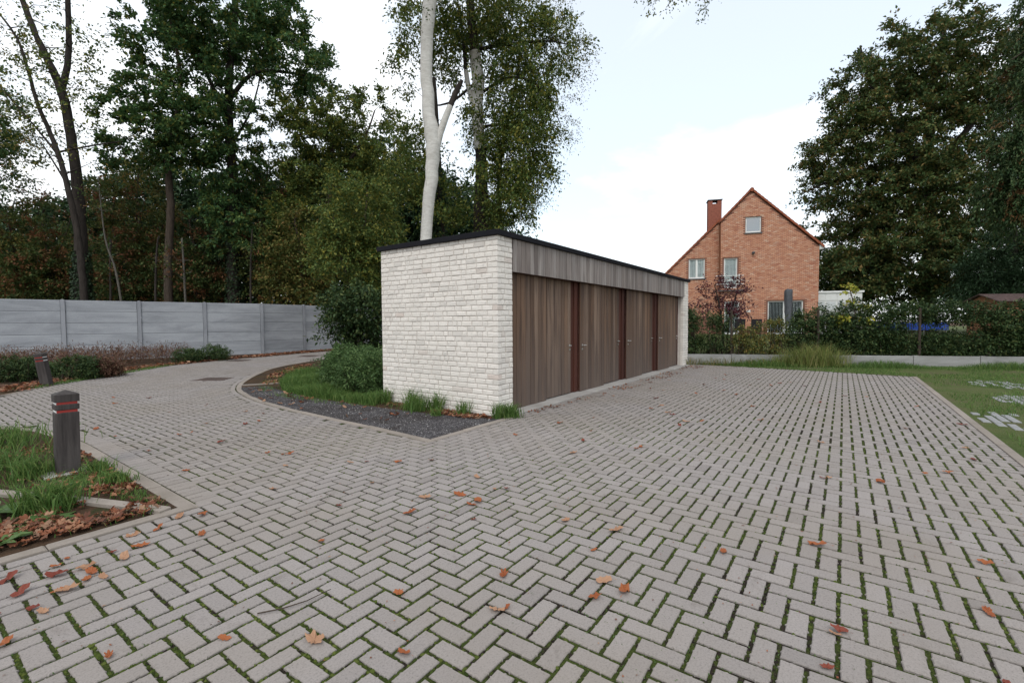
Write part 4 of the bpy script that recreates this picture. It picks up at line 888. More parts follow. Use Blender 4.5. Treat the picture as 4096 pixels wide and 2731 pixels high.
tree('drooping_beech', 'beech with drooping leafy branches and white patches on its trunk', 'tree', bp(1105, D), [stb(D, 1105, .52, (1106, 530, .42, 0), (1110, 420, .34, 0), (1107, 330, .28, 0), (1100, 240, .26, 0), (1104, 190, .25, 0), (1095, 120, .25, 0), (1088, 40, .22, 0), (1085, -60, .17, 0)), st(D, (1092, 250, .13), (1078, 190, .11), (1072, 120, .09), (1060, 30, .06)),
     st(D, (1095, 130, .10), (1160, 120, .08), (1270, 112, .045), (1330, 130, .02)), st(D, (1100, 230, .09), (1180, 190, .07), (1250, 220, .05), (1290, 300, .02)), st(D, (1104, 300, .08), (1180, 300, .06), (1240, 380, .03)), st(D, (1100, 200, .08), (1040, 245, .06), (1000, 250, .03)), st(D, (1106, 380, .08), (1170, 400, .06), (1210, 470, .03))],
     [lobeS(1100, 60, D, 90, 80, 3), lobeS(1190, 60, D, 80, 90, 3), lobeS(1260, 120, D, 90, 60, 2), lobeS(1200, 230, D, 80, 90, 3), lobeS(1130, 260, D, 60, 100, 2.5), lobeS(1200, 350, D, 80, 90, 3), lobeS(1150, 400, D-1, 60, 90, 2), lobeS(1230, 300, D, 60, 110, 2), lobeS(1180, 450, D, 70, 70, 2.5), lobeS(1140, 500, D, 50, 60, 2), lobeS(960, 70, D, 50, 60, 1.5), lobeS(950, 180, D, 55, 50, 1.5), lobeS(1040, 120, D, 50, 90, 2)], 820, G_MIX, B_DARK, 152, nspray=5, nleaf=13, length=.75, Ln=.155, Wd=.09, droop=.5, flat=.7, extra=second_extra, twig=.014, shell=.45)
# fine bare twig sprays on its right side
tree('twiggy_birch', 'fine nearly bare twigs hanging right of the drooping beech', 'tree', bp(1150, 26), [stb(26, 1150, .2, (1150, 400, .12, 0), (1190, 200, .08, 0), (1200, 60, .05, 0))], [lobeS(1300, 150, 26, 70, 60, 1.5), lobeS(1290, 280, 26, 45, 60, 1.5), lobeS(1250, 60, 26, 80, 70, 2), lobeS(1245, 420, 26, 40, 60, 1.5)], 170, G_OLIVE, B_DARK, 153, nspray=5, nleaf=7, length=.8, Ln=.09, Wd=.05, droop=.6, twig=.009, shell=.4)
# trees and bushes left of the garage
tree('hazel_tree', 'bushy green tree leaning over the left end of the garage', 'tree', bp(830, 22), [stb(22, 830, .14, (830, 640, .10, 0), (840, 540, .07, 0), (850, 440, .03, 0)), stb(22, 815, .10, (805, 650, .08, 0), (780, 560, .05, 0), (770, 480, .02, 0))], [lobeS(830, 500, 22, 85, 90, 2.2), lobeS(800, 590, 22, 75, 80, 2), lobeS(860, 620, 22, 50, 90, 1.6)], 330, G_MIX, B_BROWN, 154, nspray=5, nleaf=14, length=.6, Ln=.14, Wd=.085)
tree('leafy_shrub', 'large dark leafy shrub between the low hedge and the fence', 'shrub', bp(815, 15.5), [stb(15.5, 815, .06, (812, 740, .045, 0), (805, 690, .02, 0)), stb(15.5, 822, .06, (835, 730, .04, 0), (845, 680, .02, 0))], [lobeS(810, 700, 15.5, 65, 55, 1), lobeS(850, 720, 15.5, 40, 60, .9), lobeS(780, 740, 15.5, 35, 40, .7), lobeS(830, 770, 15.5, 50, 40, .8)], 170, G_HEDGE, B_DARK, 155, nspray=5, nleaf=13, length=.45, Ln=.12, Wd=.06)
# trees right of the house
tree('beech_tree', 'huge dark beech spreading its crown over the garden', 'tree', bp(2130, 36), [stb(36, 2130, .6, (2130, 560, .42, 0), (2125, 420, .34, 0), (2120, 280, .26, 0), (2140, 150, .2, 0), (2150, 80, .1, 0)), st(36, (2125, 420, .3), (2040, 300, .22), (1980, 200, .14), (1960, 130, .06)), st(36, (2128, 480, .26), (2000, 420, .18), (1900, 430, .1), (1840, 455, .04)), st(36, (2125, 420, .3), (2220, 300, .2), (2300, 200, .12)), st(36, (2128, 500, .2), (2000, 520, .14), (1930, 560, .06))],
     [lobeS(2140, 160, 36, 125, 85, 5), lobeS(2020, 185, 36, 80, 90, 4), lobeS(2290, 195, 36, 120, 85, 5), lobeS(1945, 250, 36, 50, 80, 3), lobeS(1925, 350, 36, 65, 70, 4), lobeS(1875, 385, 36, 35, 30, 2), lobeS(1890, 540, 36, 40, 40, 2), lobeS(2060, 330, 36, 120, 110, 5), lobeS(2220, 330, 36, 150, 120, 5), lobeS(1905, 455, 36, 75, 40, 3), lobeS(1990, 470, 36, 100, 80, 4), lobeS(2130, 500, 35, 150, 110, 5), lobeS(1960, 580, 36, 80, 70, 4), lobeS(2080, 620, 35, 140, 80, 5), lobeS(2280, 560, 36, 120, 120, 5), lobeS(1845, 455, 36, 30, 16, 1), lobeS(2110, 430, 32, 130, 100, 1.5), lobeS(2050, 600, 32, 130, 80, 2), lobeS(2180, 640, 31, 130, 70, 2), lobeS(1940, 650, 36, 70, 60, 3)], 1600, G_BEECH, B_DARK, 160, nspray=6, nleaf=20, length=.95, Ln=.24, Wd=.13, flat=.25, droop=.2, shell=.5, jit=.09)
tree('cedar_tree', 'conifer with drooping browned twigs beyond the shed', 'tree', bp(2440, 22), [stb(22, 2440, .4, (2430, 400, .3, 0), (2425, 100, .2, 0), (2420, -150, .08, 0))]+[st(22, (2430, y, .09), (2370, y+40, .05), (2300, y+85, .02)) for y in (80, 190, 300, 390)],
     [lobeS(2340, 330, 22, 60, 60, 1.5), lobeS(2320, 440, 22, 55, 60, 1.5), lobeS(2350, 200, 22, 35, 70, 1.5), lobeS(2380, 60, 22, 45, 100, 1.5), lobeS(2400, 420, 22, 80, 120, 2)], 300, G_CONIF, B_BROWN, 161, nspray=7, nleaf=26, length=.75, Ln=.16, Wd=.06, droop=1.3, flat=.6, jit=.05)
tree('spruce_tree', 'dense dark green conifer standing behind the shed', 'tree', bp(2320, 27), [stb(27, 2320, .3, (2322, 620, .2, 0), (2325, 540, .05, 0))], [lobeS(2320, 620, 27, 80, 70, 2.4), lobeS(2330, 560, 27, 55, 60, 2), lobeS(2260, 650, 27, 50, 50, 2), lobeS(2380, 620, 27, 80, 90, 2.4), lobeS(2320, 690, 27, 120, 50, 2.5)], 360, G_DARK, B_DARK, 162, nspray=6, nleaf=16, length=.7, Ln=.20, Wd=.06, droop=.3)
tree('garden_tree', 'green garden tree behind the white annex', 'tree', bp(1930, 39), [stb(39, 1930, .25, (1925, 640, .2, 0), (1930, 570, .08, 0))], [lobeS(1925, 620, 39, 50, 60, 2.5), lobeS(1900, 660, 39, 40, 50, 2), lobeS(1990, 650, 39, 70, 60, 2.5), lobeS(2080, 670, 39, 80, 50, 2.5)], 230, G_OAK, B_BROWN, 163, nspray=5, nleaf=15, length=1., Ln=.24, Wd=.13)
tree('purple_plum', 'small purple-leaved tree before the balcony of the house', 'tree', bp(1662, 19.5), [stb(19.5, 1662, .05, (1660, 760, .04, 0), (1650, 700, .03, 0), (1640, 660, .015, 0)), stb(19.5, 1668, .04, (1675, 740, .03, 0), (1690, 680, .02, 0), (1700, 650, .01, 0))], [lobeS(1650, 680, 19.5, 38, 34, .8), lobeS(1695, 700, 19.5, 26, 42, .7), lobeS(1600, 715, 19.5, 24, 12, .5), lobeS(1668, 655, 19.5, 30, 18, .5)], 75, G_PURP, B_DARK, 164, nspray=4, nleaf=8, length=.4, Ln=.11, Wd=.05)
tree('yellow_maple', 'young maple with yellow and orange leaves behind the hedge', 'tree', bp(1965, 17), [stb(17, 1965, .03, (1965, 740, .025, 0), (1955, 690, .015, 0), (1945, 660, .008, 0))], [lobeS(1952, 682, 17, 14, 18, .3), lobeS(1980, 728, 17, 22, 28, .3), lobeS(2003, 708, 17, 10, 10, .2), lobeS(1935, 745, 17, 20, 16, .3)], 26, G_YEL, B_BROWN, 165, nspray=3, nleaf=7, length=.2, Ln=.11, Wd=.08)

# ================================================================== HEDGES AND SHRUBS
def cloud(name, label, cat, base, boxes, n, leaf, seed, group=None, nleaf=9, length=.25, Ln=.08, Wd=.05, stems=6, wood=B_BROWN, flat=.8):
    r = np.random.default_rng(seed); base = np.asarray(base, float); t_ = empty(name, base, label=label, cat=cat, group=group)
    C, o_ = lobe_points(boxes, n, r, .6); C[:, 2] = np.maximum(C[:, 2], base[2]+.03)
    V, F = sprays(C-base, r, 3, nleaf, length, Ln, Wd, flat, .2, o_*.8); obj('foliage', mnp('foliage', V, F), leaf, t_)
    bars = []
    for i in r.choice(len(C), min(len(C), stems*8), replace=False):
        c = C[i]; k = boxes[r.integers(len(boxes))][0]; a = np.array([base[0]*.0+c[0]+r.normal()*.06, c[1]+r.normal()*.06, base[2]-.03]); m_ = (a+c)/2+r.normal(size=3)*.05; bars.append(tube(np.array([a, m_, c])-base, [.012, .009, .004], 4))
    V, F = joined(bars); obj('stems', mnp('stems', V, F), wood, t_, kind='stuff'); return t_
def hz0(t_, off): p = pl(t_, off); return np.array([p[0], p[1], yz(*p)])
# long hedge on the right, looser shrubs in front of the house
ang = math.atan2(PLD[1], PLD[0])
def along(t_, off, z, rt_, rd, rz_): p = pl(t_, off); return (np.array([p[0], p[1], z]), (rt_, rd, rz_))
boxes = []
rh2 = np.random.default_rng(9)
for t_ in np.arange(5.0, 17, .55):
    if 7.3 < t_ < 10.2: boxes += [along(t_, .75, 1.86, .42, .42, .36), along(t_+.2, .8, .72, .45, .5, .45)]; continue
    boxes += [along(t_, .75, 1.35+rh2.normal()*.05, .45, .5, .86+rh2.random()*.12), along(t_+.25, .8, .75, .45, .5, .5)]
cloud('hedge', 'dense dark evergreen hedge along the low wall', 'hedge', hz0(10, .8), boxes, 3900, G_HEDGE, 170, nleaf=9, length=.24, Ln=.085, Wd=.045, stems=14)
for i, (t_, top, n, mat, lab) in enumerate([(.1, 2.1, 260, G_HEDGE, 'dark green shrub at the far corner of the garage'), (1.2, 1.95, 140, G_HEDGE, 'loose green shrub under the purple-leaved tree'), (2.25, 1.4, 90, G_OLIVE, 'low brownish shrub in the gap before the garden chairs'), (3.25, 1.7, 100, G_OLIVE, 'thin reddish-green shrub before the garden door'), (4.3, 2.0, 240, G_HEDGE, 'dark shrub joining the hedge before the parasol')]):
    z0 = .32; cloud('shrub', lab, 'shrub', hz0(t_, .7), [along(t_, .7, (top+z0)/2, .55, .45, (top-z0)/2), along(t_, .6, .7, .6, .45, .4), along(t_+.2, .7, top-.35, .4, .35, .35)], n, mat, 180+i, 'shrubs along the low wall', nleaf=8, length=.26, Ln=.08, Wd=.045)
for i, t_ in enumerate((1.75, 4.7, 7.9, 11.2)):
    p = hz0(t_, .35); obj('wooden_stake', MB().tube([(0, 0, -.1), (.01, 0, .8), (0, .01, 1.72)], [.045, .043, .04], 8).me('stake'), B_BROWN, loc=p, label=['round brown stake under the purple-leaved tree', 'round brown stake before the covered parasol', 'round brown stake in the hedge left of the trampoline', 'round brown stake in the hedge near the shed'][i], cat='stake', group='stakes along the hedge')
# low hedge beside the garage's left wall
bx = []
for X_, Y_ in [(.3, 3.6), (.25, 4.3), (.45, 5.0), (.8, 5.7), (1.2, 6.4), (1.0, 4.4), (1.5, 5.3), (1.9, 6.3), (1.9, 7.1), (2.5, 7.2)]: bx.append((np.array([X_+.1, Y_, .45]), (.55, .5, .45+rh2.random()*.12)))
cloud('low_hedge', 'low clipped green hedge growing against the white brick wall', 'hedge', (1, 5, 0), bx, 1500, G_BUSH, 190, nleaf=10, length=.18, Ln=.055, Wd=.03, stems=8)
# small dark shrubs and brown heath along the fence verge
for i, (x, y, D_, w_, h_, mat, lab) in enumerate([(25, 860, 13.2, .55, .42, G_HEDGE, 'round dark green shrub left of the leaning bollard'), (175, 850, 13.6, .5, .4, G_HEDGE, 'round dark green shrub right of the leaning bollard'), (75, 862, 14.2, .4, .3, G_BUSH, 'small green shrub behind the leaning bollard'), (230, 845, 14.2, .45, .32, G_HEATH, 'russet dwarf shrub between the green shrubs'), (430, 815, 19.5, .6, .34, G_HEDGE, 'dark green shrub at the end of the heath strip by the bend'), (490, 811, 20.5, .65, .38, G_HEDGE, 'rounded dark shrub nearest the iron cover at the road edge')]):
    g_ = S(x, 741, D_); c = np.array([g_[0], g_[1], h_*.8]); cloud('dwarf_shrub', lab, 'shrub', (g_[0], g_[1], 0), [(c, (w_, w_*.8, h_)), (c+np.array([.3, .2, -.05]), (w_*.7, w_*.6, h_*.8))], 260, mat, 200+i, 'dwarf shrubs on the fence verge', nleaf=8, length=.14, Ln=.06, Wd=.03, stems=3)
rq = np.random.default_rng(31); hp_ = in_poly_points([(-9.5, 13.6), (-5, 13.5), (-3.9, 14.7), (-2.4, 16.2), (-.5, 17.8), (1.4, 18.9), (2.7, 19.7), (2.8, 21.2), (-4, 23.2), (-12, 25), (-12, 14)], 5200, rq)
C = np.c_[hp_, .12+.42*rq.random(len(hp_))]; V, F = sprays(C, rq, 2, 6, .30, .10, .022, 1.6, -.1); obj('heath_cover', mnp('heath', V, F), G_HEATH, kind='stuff')

# ================================================================== GRASS, WEEDS, LITTER
rg = np.random.default_rng(41)
def view_filter(p, far=22):
    d = p-CAM[:2]; de = d@fwd[:2]; la = d@rgt[:2]; return p[(de > .8) & (np.abs(la) < de*1.2+.6) & (de < far)]
lawnp = [(1, -6.56), (11.0, -6.56), (11.9, -.3), (12.3, -.2), tuple(pl(1.0, -.12)), tuple(pl(17, -.12)), (9, -16), (3, -12)]
p = view_filter(in_poly_points(lawnp, 52000, rg)); f = np.sin(p[:, 0]*1.3)+np.sin(p[:, 1]*2.2+1)+.8*np.sin(p[:, 0]*2.9+p[:, 1]*1.9)+rg.normal(size=len(p))*.45; p = p[f > -.55]
grass('lawn_grass', z3(p), .07, .009, G_GRASS, 42, .8, kind='stuff')
# unkempt verge below the wall
q = np.array([pl(t_, -.1-.9*u) for t_, u in zip(rg.random(9000)*16-.2, rg.random(9000))]); q = q[~((q[:, 1] > -6.4) & (q[:, 0] < 11.25+.14*(q[:, 1]+6.4)))]
grass('verge_grass', z3(q), .16+.10*np.sin(q[:, 1]*1.9), .010, G_GRASS, 43, .9, kind='stuff')
def tuft(name, lab, x, y, n, h, spread, mat, seed, grp=None, z=0., lean=.9, wd=.011):
    r = np.random.default_rng(seed); p_ = np.c_[r.normal(size=(n, 2))*spread, np.zeros(n)]; V, F = blades(p_, r, h, wd, lean); obj(name, mnp(name, V, F), mat, loc=(x, y, z), label=lab, cat='grass', group=grp)
for i, (dt, h, n) in enumerate([(4.0, .75, 420), (4.5, .85, 380), (3.6, .6, 300), (5.0, .6, 260), (3.2, .45, 200)]):
    c = pl(dt, -.45); tuft('long_grass', 'tall yellowing grass clump in front of the low wall', c[0], c[1], n, h, .22, G_LONG, 50+i, 'tall grass clumps before the low wall')
rgx = np.random.default_rng(44); q = np.array([pl(t_, -.15-.5*u) for t_, u in zip(rgx.random(700)*5, rgx.random(700))]); grass('verge_weeds', z3(q), .30, .012, G_OLIVE, 45, 1.0, kind='stuff')
# tufts against the white brick wall
for i, (x, y, h, n, s_, lab) in enumerate([(-.06, -.05, .26, 120, .05, 'grass tuft at the near corner of the white brick wall'), (.14, -.15, .24, 260, .08, 'wide low grass tuft before the near brick pier'), (-.30, 1.62, .27, 260, .13, 'broad grass clump at the foot of the brick wall over the litter'), (-.15, 1.95, .38, 130, .07, 'tall thin grass tuft behind the broad clump at the brick wall'), (-.15, 1.28, .34, 120, .06, 'tall thin grass tuft right of the broad clump at the brick wall'), (-.15, .66, .26, 110, .06, 'small upright grass tuft beside the litter at the brick wall'), (-.48, .98, .15, 90, .05, 'tiny grass tuft standing on the edge of the gravel'), (-.14, 2.75, .30, 170, .08, 'grass tuft at the left end of the brick wall')]):
    tuft('grass_tuft', lab, x, y, n, h, s_, G_GRASS, 60+i, 'grass tufts along the garage wall', lean=.8)
isp = [(-.5, 2.6), (-.55, 3.6), (-.6, 4.9), (-.5, 6.0), (.1, 7.2), (1.0, 8.6), (2.2, 9.4), (2.0, 7.6), (1.0, 6.8), (.1, 5.0), (-.05, 3.0)]
p = in_poly_points(isp, 15000, rg); grass('island_grass', z3(p), .20+.06*np.sin(p[:, 1]*3), .010, G_GRASS, 46, .8, kind='stuff')
p = patchy([(-.6, 2.4), (-1.0, 4), (-.95, 6), (-.4, 7.5), (1.5, 10.3), (3, 11.8), (3.5, 10), (.2, 5), (-.1, .2)], 6000, 3, .2); grass('island_sparse_grass', z3(p), .08, .008, G_GRASS, 47, .8, kind='stuff')
# left bed grass
p = patchy([(-4.72, 0), (-4.68, 4), (-4.9, 5.8), (-6.5, 6.8), (-8, 6.8), (-8, 0)], 15000, 5, .5); grass('bed_grass', z3(p), .06, .008, G_GRASS, 48, .8, kind='stuff')
for i, (x, y, h, n, s_, lab) in enumerate([(-5.32, .85, .26, 420, .10, 'large grass tuft beside the kerb of the left bed'), (-5.2, 2.2, .22, 260, .10, 'grass tuft left of the upright bollard'), (-4.76, 1.9, .13, 160, .07, 'grass tuft at the right foot of the upright bollard'), (-5.5, 2.9, .24, 360, .18, 'thick grass behind the upright bollard'), (-5.3, 4.3, .28, 520, .3, 'long grass near the bend of the left kerb'), (-4.74, 1.2, .14, 160, .07, 'small grass tuft at the kerb before the bollard')]):
    tuft('grass_tuft', lab, x, y, n, h, s_, G_GRASS, 70+i)
p = view_filter(patchy([tuple(q_) for q_ in offset(resample(far, .5), .12)[1:18]]+[(2.2, 18.1), (-.3, 16.6), (-3.4, 13.2), (-5, 11.6), (-9, 11.2)], 12000, 8, -.6), 30); grass('roadside_grass', z3(p), .07, .010, G_GRASS, 49, .8, kind='stuff')
# moss and seedlings in the joints near the camera
p = view_filter(in_poly_points([(-7, -6.3), (2, -6.3), (2, -.3), (-7, -.3)], 60000, rg), 7)
u = (p[:, 1]-Y0)/PW; du = np.abs(u-np.round(u))*PW; v_ = (p[:, 0]-X0-PW/2)/PW; dv = np.abs(v_-np.round(v_))*PW
f = np.sin(p[:, 0]*3.1+1)+np.sin(p[:, 1]*2.7)+np.sin(p[:, 0]*7+p[:, 1]*6)
p = p[((du < .008) | (dv < .008)) & (f > .1)]; grass('joint_seedlings', z3(p, -.006), .010, .006, G_DOCK, 51, 1.2, kind='stuff')
p = view_filter(in_poly_points([(-7, -6.3), (2.5, -6.3), (2.5, -.3), (-1.9, -.3), (-2, 4), (-4.2, 4), (-4.4, -.3), (-7, -.3)], 210000, rg), 8)
# joints of the herringbone: a cell edge is a joint unless one paver spans it
ci = np.floor((p[:, 0]-X0-PW/2)/PW).astype(int); cj = np.floor((p[:, 1]-Y0)/PW).astype(int); fx = (p[:, 0]-X0-PW/2)/PW-ci; fy = (p[:, 1]-Y0)/PW-cj
k4 = (ci+1-cj) % 4        # 0: upper half of a standing paver, 1: lower half, 2 and 3: halves of a lying one
def edge(f, d): return np.abs(f-d)*PW < .010
hit = (edge(fx, 0) & (k4 != 3)) | (edge(fx, 1) & (k4 != 2)) | (edge(fy, 0) & (k4 != 0)) | (edge(fy, 1) & (k4 != 1))
f = np.sin(p[:, 0]*2.3+1)+np.sin(p[:, 1]*1.9)+.8*np.sin(p[:, 0]*5+p[:, 1]*4.4)+rg.normal(size=len(p))*.6; p = p[hit & (f > .15)][:15000]; m_ = len(p)
rad = .006+.008*rg.random(m_); hgt = .004+.007*rg.random(m_); th = np.arange(6)/6*6.283
V = np.concatenate([np.stack([p[:, :1]+rad[:, None]*np.cos(th)*(1+.25*rg.normal(size=(m_, 6))), p[:, 1:]+rad[:, None]*np.sin(th)*(1+.25*rg.normal(size=(m_, 6))), np.full((m_, 6), -.010)], -1), np.stack([p[:, 0], p[:, 1], -.009+hgt], -1)[:, None]], 1).reshape(-1, 3)
F = (np.arange(m_)[:, None, None]*7+np.array([(6, k, (k+1) % 6) for k in range(6)])[None]).reshape(-1, 3)
MAT_MOSS = leafmat('moss_cushion', [(.010, .016, .003), (.022, .032, .006), (.036, .048, .009), (.052, .062, .014)], .05, .95); obj('moss', mnp('moss', V, F, True), MAT_MOSS, kind='stuff')
p = view_filter(in_poly_points([(-7, -6.3), (10, -6.3), (10, -.4), (-4.4, -.3), (-4.3, 9), (-2, 9), (-1.9, -.3), (-7, -.25)], 1500, rg), 12); m_ = len(p); a = rg.random(m_)*6.283
V, F = leaf_mesh(np.c_[p, np.full(m_, .004)], np.c_[np.cos(a), np.sin(a), np.zeros(m_)], np.c_[rg.normal(size=(m_, 2))*.2, np.ones(m_)], .008+.022*rg.random(m_)**2, .005+.008*rg.random(m_)); obj('crumbs', mnp('crumbs', V, F), G_LITTER, kind='stuff')
p = in_poly_points(grav, 5200, rg); m_ = len(p); rad = .004+.010*rg.random(m_)**2; th = np.arange(5)/5*6.283
V = np.concatenate([np.stack([p[:, :1]+rad[:, None]*np.cos(th)*(1+.2*rg.normal(size=(m_, 5))), p[:, 1:]+rad[:, None]*np.sin(th)*(1+.2*rg.normal(size=(m_, 5))), np.full((m_, 5), .006)], -1), np.stack([p[:, 0], p[:, 1], .008+rad*.9], -1)[:, None]], 1).reshape(-1, 3)
F = (np.arange(m_)[:, None, None]*6+np.array([(5, k, (k+1) % 5) for k in range(5)])[None]).reshape(-1, 3)
_g = M('gravel_stone', .9, .2); _g.color(_g.ramp(_g.rand(), [(0, (.03, .028, .03)), (.6, (.09, .085, .085)), (.9, (.18, .17, .165)), (1, (.40, .39, .38))])); obj('gravel_stones', mnp('gravel_stones', V, F), _g.m, kind='stuff')
# broad-leaved weeds
def weed(x, y, n, ln, seed, lab, up=.5):
    r = np.random.default_rng(seed); t_ = empty('dock_weed', (x, y, 0), label=lab, cat='weed', group='broad-leaved weeds in the left bed')
    for i in range(n):
        a = i*2.4+r.normal()*.3; L_ = ln*(.6+.6*r.random()); e = up*(.4+r.random()*.8); V = []; 
        for k in range(7):
            u_ = k/6; w_ = L_*.22*math.sin(math.pi*min(1, .08+u_*.95))**.8; rr_ = .03+u_*L_*math.cos(e); z = .02+L_*u_*math.sin(e)-.35*L_*u_*u_; 
            for s_, dz in ((-1, .02), (0, 0), (1, .02)): V.append((rr_*math.cos(a)-s_*w_*math.sin(a), rr_*math.sin(a)+s_*w_*math.cos(a), max(z+dz*L_*2+r.normal()*.004, .006)))
        F = [(k*3+j, k*3+j+1, k*3+j+4, k*3+j+3) for k in range(6) for j in range(2)]
        obj('leaf', mpy('leaf', V, F, True), G_DOCK, t_)
weed(-5.62, 1.05, 9, .34, 1, 'broad-leaved green weed beside the large grass tuft', .5); weed(-5.42, .42, 7, .30, 2, 'broad-leaved weed with long flat leaves among the litter', .25); weed(-5.62, 2.6, 12, .26, 3, 'leafy pale green weed left of the upright bollard', .9); weed(-5.7, .2, 6, .22, 4, 'broad-leaved weed at the corner of the near kerb', .5); weed(-5.75, 3.0, 12, .24, 5, 'leafy weed clump behind the grass at the left bed', .9)
# leaf litter
# fallen leaves lying singly on the pavers
def fall_mesh(seed, lobed):
    r = np.random.default_rng(seed); n = 16 if not lobed else 28; V = [(0, 0, .10)]; ph = r.random()*.6
    for k in range(n):
        a = k/n*6.283; q = (.60+.40*math.cos(a)**2)*(1+((.34*math.cos(a*7+ph) if k % 2 else .10) if lobed else .05*math.cos(3*a)))*(1+r.normal()*.08); x, y = q*math.cos(a), q*math.sin(a)*.78; V.append((x, y, .10+.5*y*y*2*r.random()+.22*x*x+r.normal()*.06))
    zmin = min(v[2] for v in V); V = [(x*.5, y*.5, (z-zmin)*.5+.02) for x, y, z in V]+[(-.5, 0, .06), (-.80, .05, .03), (-.80, .09, .03)]
    return mpy('fallen_leaf', V, [(0, k+1, (k+1) % n+1) for k in range(n)]+[(n+1, n+2, n+3)], False)
def litter(name, poly, n, seed, size, zz_=.012, thr=-.5, near=True):
    r = np.random.default_rng(seed); p_ = patchy(poly, n, seed, thr); m_ = len(p_); P = np.c_[p_, zz_+r.random(m_)*.015]; s = size*(.55+.8*r.random(m_)); a = r.random(m_)*6.283
    if near:
        me = fall_mesh(seed, True); B = np.array([v.co for v in me.vertices])[:29]; T = np.array([(0, k+1, (k+1) % 28+1) for k in range(28)])
        X = np.stack([np.cos(a), np.sin(a), r.normal(size=m_)*.3], 1); X = unit(X); U = unit(np.c_[r.normal(size=(m_, 2))*.35, np.ones(m_)]); Y = unit(np.cross(U, X)); Z = np.cross(X, Y)
        V = P[:, None]+s[:, None, None]*(B[None, :, :1]*X[:, None]+B[None, :, 1:2]*Y[:, None]+B[None, :, 2:]*Z[:, None]*1.3); F = (np.arange(m_)[:, None, None]*29+T[None]).reshape(-1, 3); V = V.reshape(-1, 3)
    else:
        A = np.stack([np.cos(a), np.sin(a), r.normal(size=m_)*.25], 1); N = np.c_[r.normal(size=(m_, 2))*.35, np.ones(m_)]; V, F = leaf_mesh(P, A, N, s, s*.7, .3)
    obj(name, mnp(name, V, F), G_LITTER, kind='stuff')
litter('leaf_litter', [(-5.0, .02), (-4.75, .02), (-4.85, .4), (-5.1, 1.0), (-5.6, 1.1), (-5.9, .1)], 620, 80, .085)
litter('leaf_litter', [(-4.66, .1), (-4.64, 3.0), (-4.8, 4.6), (-5.6, 4.8), (-5.3, 1.6)], 380, 81, .06, thr=.2)
litter('leaf_litter', [(-4.70, .05), (-4.66, 1.4), (-5.0, 1.3), (-4.85, .4)], 170, 87, .07, thr=-.6)
p = in_poly_points([(-4.70, .1), (-4.66, 2.0), (-5.1, 2.0), (-5.0, .95), (-4.8, .35)], 1500, rg); p = p[np.sin(p[:, 1]*5)+np.sin(p[:, 0]*9+1)+rg.normal(size=len(p))*.4 > .1]; grass('corner_grass', z3(p), .055, .007, G_GRASS, 52, .9, kind='stuff')
litter('leaf_litter', [(-.4, 0), (-.42, 1.2), (-.5, 2.6), (-.05, 2.9), (-.02, .02)], 560, 82, .062)
litter('leaf_litter', [(-.2, 7.6), (1.2, 10.0), (3.2, 12.2), (4.0, 12.3), (2.3, 9.5), (.6, 7.4)], 1500, 83, .08, near=False)
litter('leaf_litter', [tuple(q_) for q_ in offset(resample(far, .5), .1)[2:]]+[(16, 21.4), (9, 20.7), (5.5, 19.6), (3.2, 18.9), (1.0, 17.9), (-1.2, 16.0), (-3.2, 13.6), (-6, 11.6)], 7000, 84, .13, .02, thr=-1.2, near=False)
litter('leaf_litter', [(-.55, 1), (-1.6, 1), (-1.5, 5), (-.6, 7.5), (-.6, 4)], 60, 85, .09)
litter('leaf_litter', [(.6, -.16), (11.2, -.16), (11.2, -.75), (4, -.6), (.6, -.35)], 420, 86, .05, .004, thr=.6)
FM = [fall_mesh(s_, s_ % 3 > 0) for s_ in range(6)]; rf = np.random.default_rng(91)
FML = [[m_.copy() for m_ in FM] for _ in range(3)]
for k in range(3):
    for m_ in FML[k]: m_.materials.append(G_FALL[k])
labs = ['dry orange-brown leaf lying on the grey pavers', 'pale tan curled leaf lying on the grey pavers', 'dark red leaf lying on the grey pavers']
pts = []
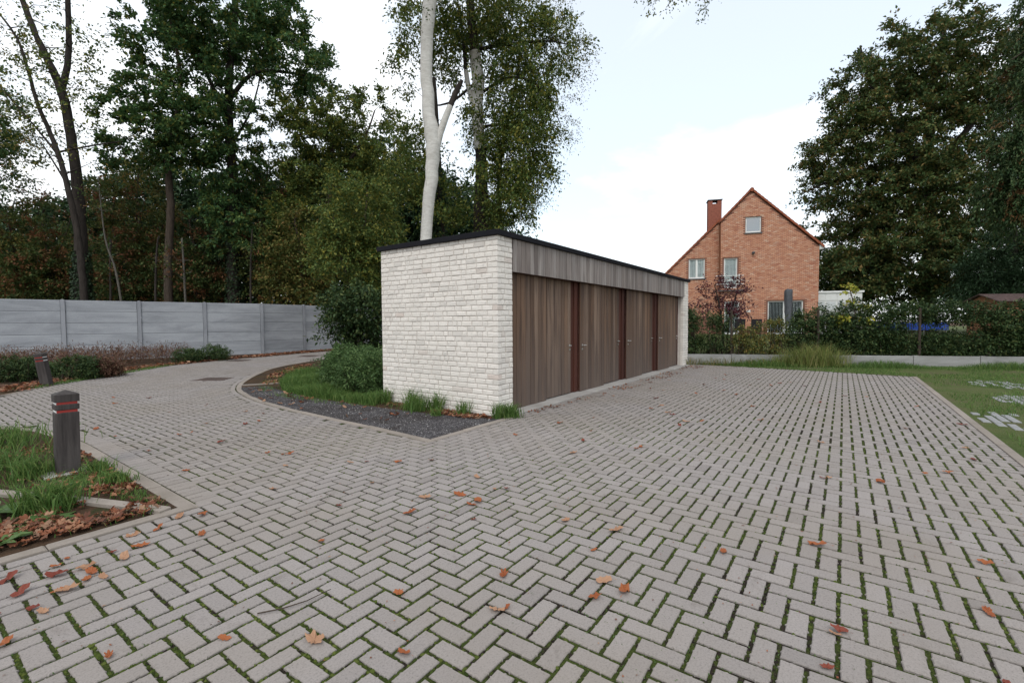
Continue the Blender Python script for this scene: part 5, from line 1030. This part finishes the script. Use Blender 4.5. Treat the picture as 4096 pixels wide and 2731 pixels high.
cand = view_filter(in_poly_points([(-7, -6.3), (10, -6.3), (10, -.4), (-4.4, -.3), (-4.3, 9), (-2, 9), (-1.9, -.3), (-7, -.25)], 4000, rf), 16); dd = np.linalg.norm(cand-CAM[:2], axis=1); keep = rf.random(len(cand)) < np.clip(1.6/dd, .07, 1)*.24; pts = [tuple(c) for c in cand[keep]][:160]
pts += [tuple(c) for c in view_filter(in_poly_points([(-5.9, -1.7), (-4.7, -.25), (-5.9, -.25)], 26, rf))]
for (x, y) in pts:
    k = int(rf.choice(3, p=[.5, .3, .2])); s_ = .055+.075*rf.random()**1.5; o = bpy.data.objects.new('fallen_leaf', FML[k][rf.integers(6)]); col.objects.link(o); o.location = (x, y, .004); o.scale = (s_,)*3; o.rotation_euler = (rf.normal()*.12, rf.normal()*.12, rf.random()*6.28)
    wh = 'beside the kerb of the left bed' if (x < -4.4 and y > -1.8) else ('in the road between the two kerbs' if y > -.3 else ('in front of the garage doors' if x > -.5 else 'in the open court'))
    tag(o, labs[k].replace('lying on the grey pavers', 'on the pavers '+wh), 'leaf', ['orange-brown', 'tan', 'dark red'][k]+' fallen leaves '+wh)
tw = np.array([(-4.98, -2.12, .008), (-4.88, -2.2, .014), (-4.76, -2.24, .012), (-4.62, -2.26, .02)]); V, F = tube(tw, [.004, .004, .003, .002], 5); obj('twig', mnp('twig', V, F), B_BROWN, label='thin reddish twig lying on the near pavers', cat='twig')
# grass-grown paving stones in the lawn
sg = empty('grass_pavers', (8, -7.5, 0), kind='structure'); rs = np.random.default_rng(15)
gm = MB().box((-.105, -.05, 0), (.105, .05, .035)).me('stone', .006); gm.materials.append(plain('pale_paver', (.26, .26, .26), .9, .1))
for (cx, cy, nx, ny) in [(10.2, -7.9, 7, 10), (7.1, -7.6, 7, 7), (4.4, -6.95, 7, 8), (5.6, -8.2, 6, 8), (2.6, -7.1, 6, 5)]:
    for i in range(nx):
        for j in range(ny):
            if rs.random() < .62 and ((i-nx/2+.5)/(nx/2))**2+((j-ny/2+.5)/(ny/2))**2 < 1.1: obj('stone', gm, None, sg, loc=(cx+(i-nx/2)*.235-8, cy+(j-ny/2)*.125+7.5, -.020+rs.normal()*.003))
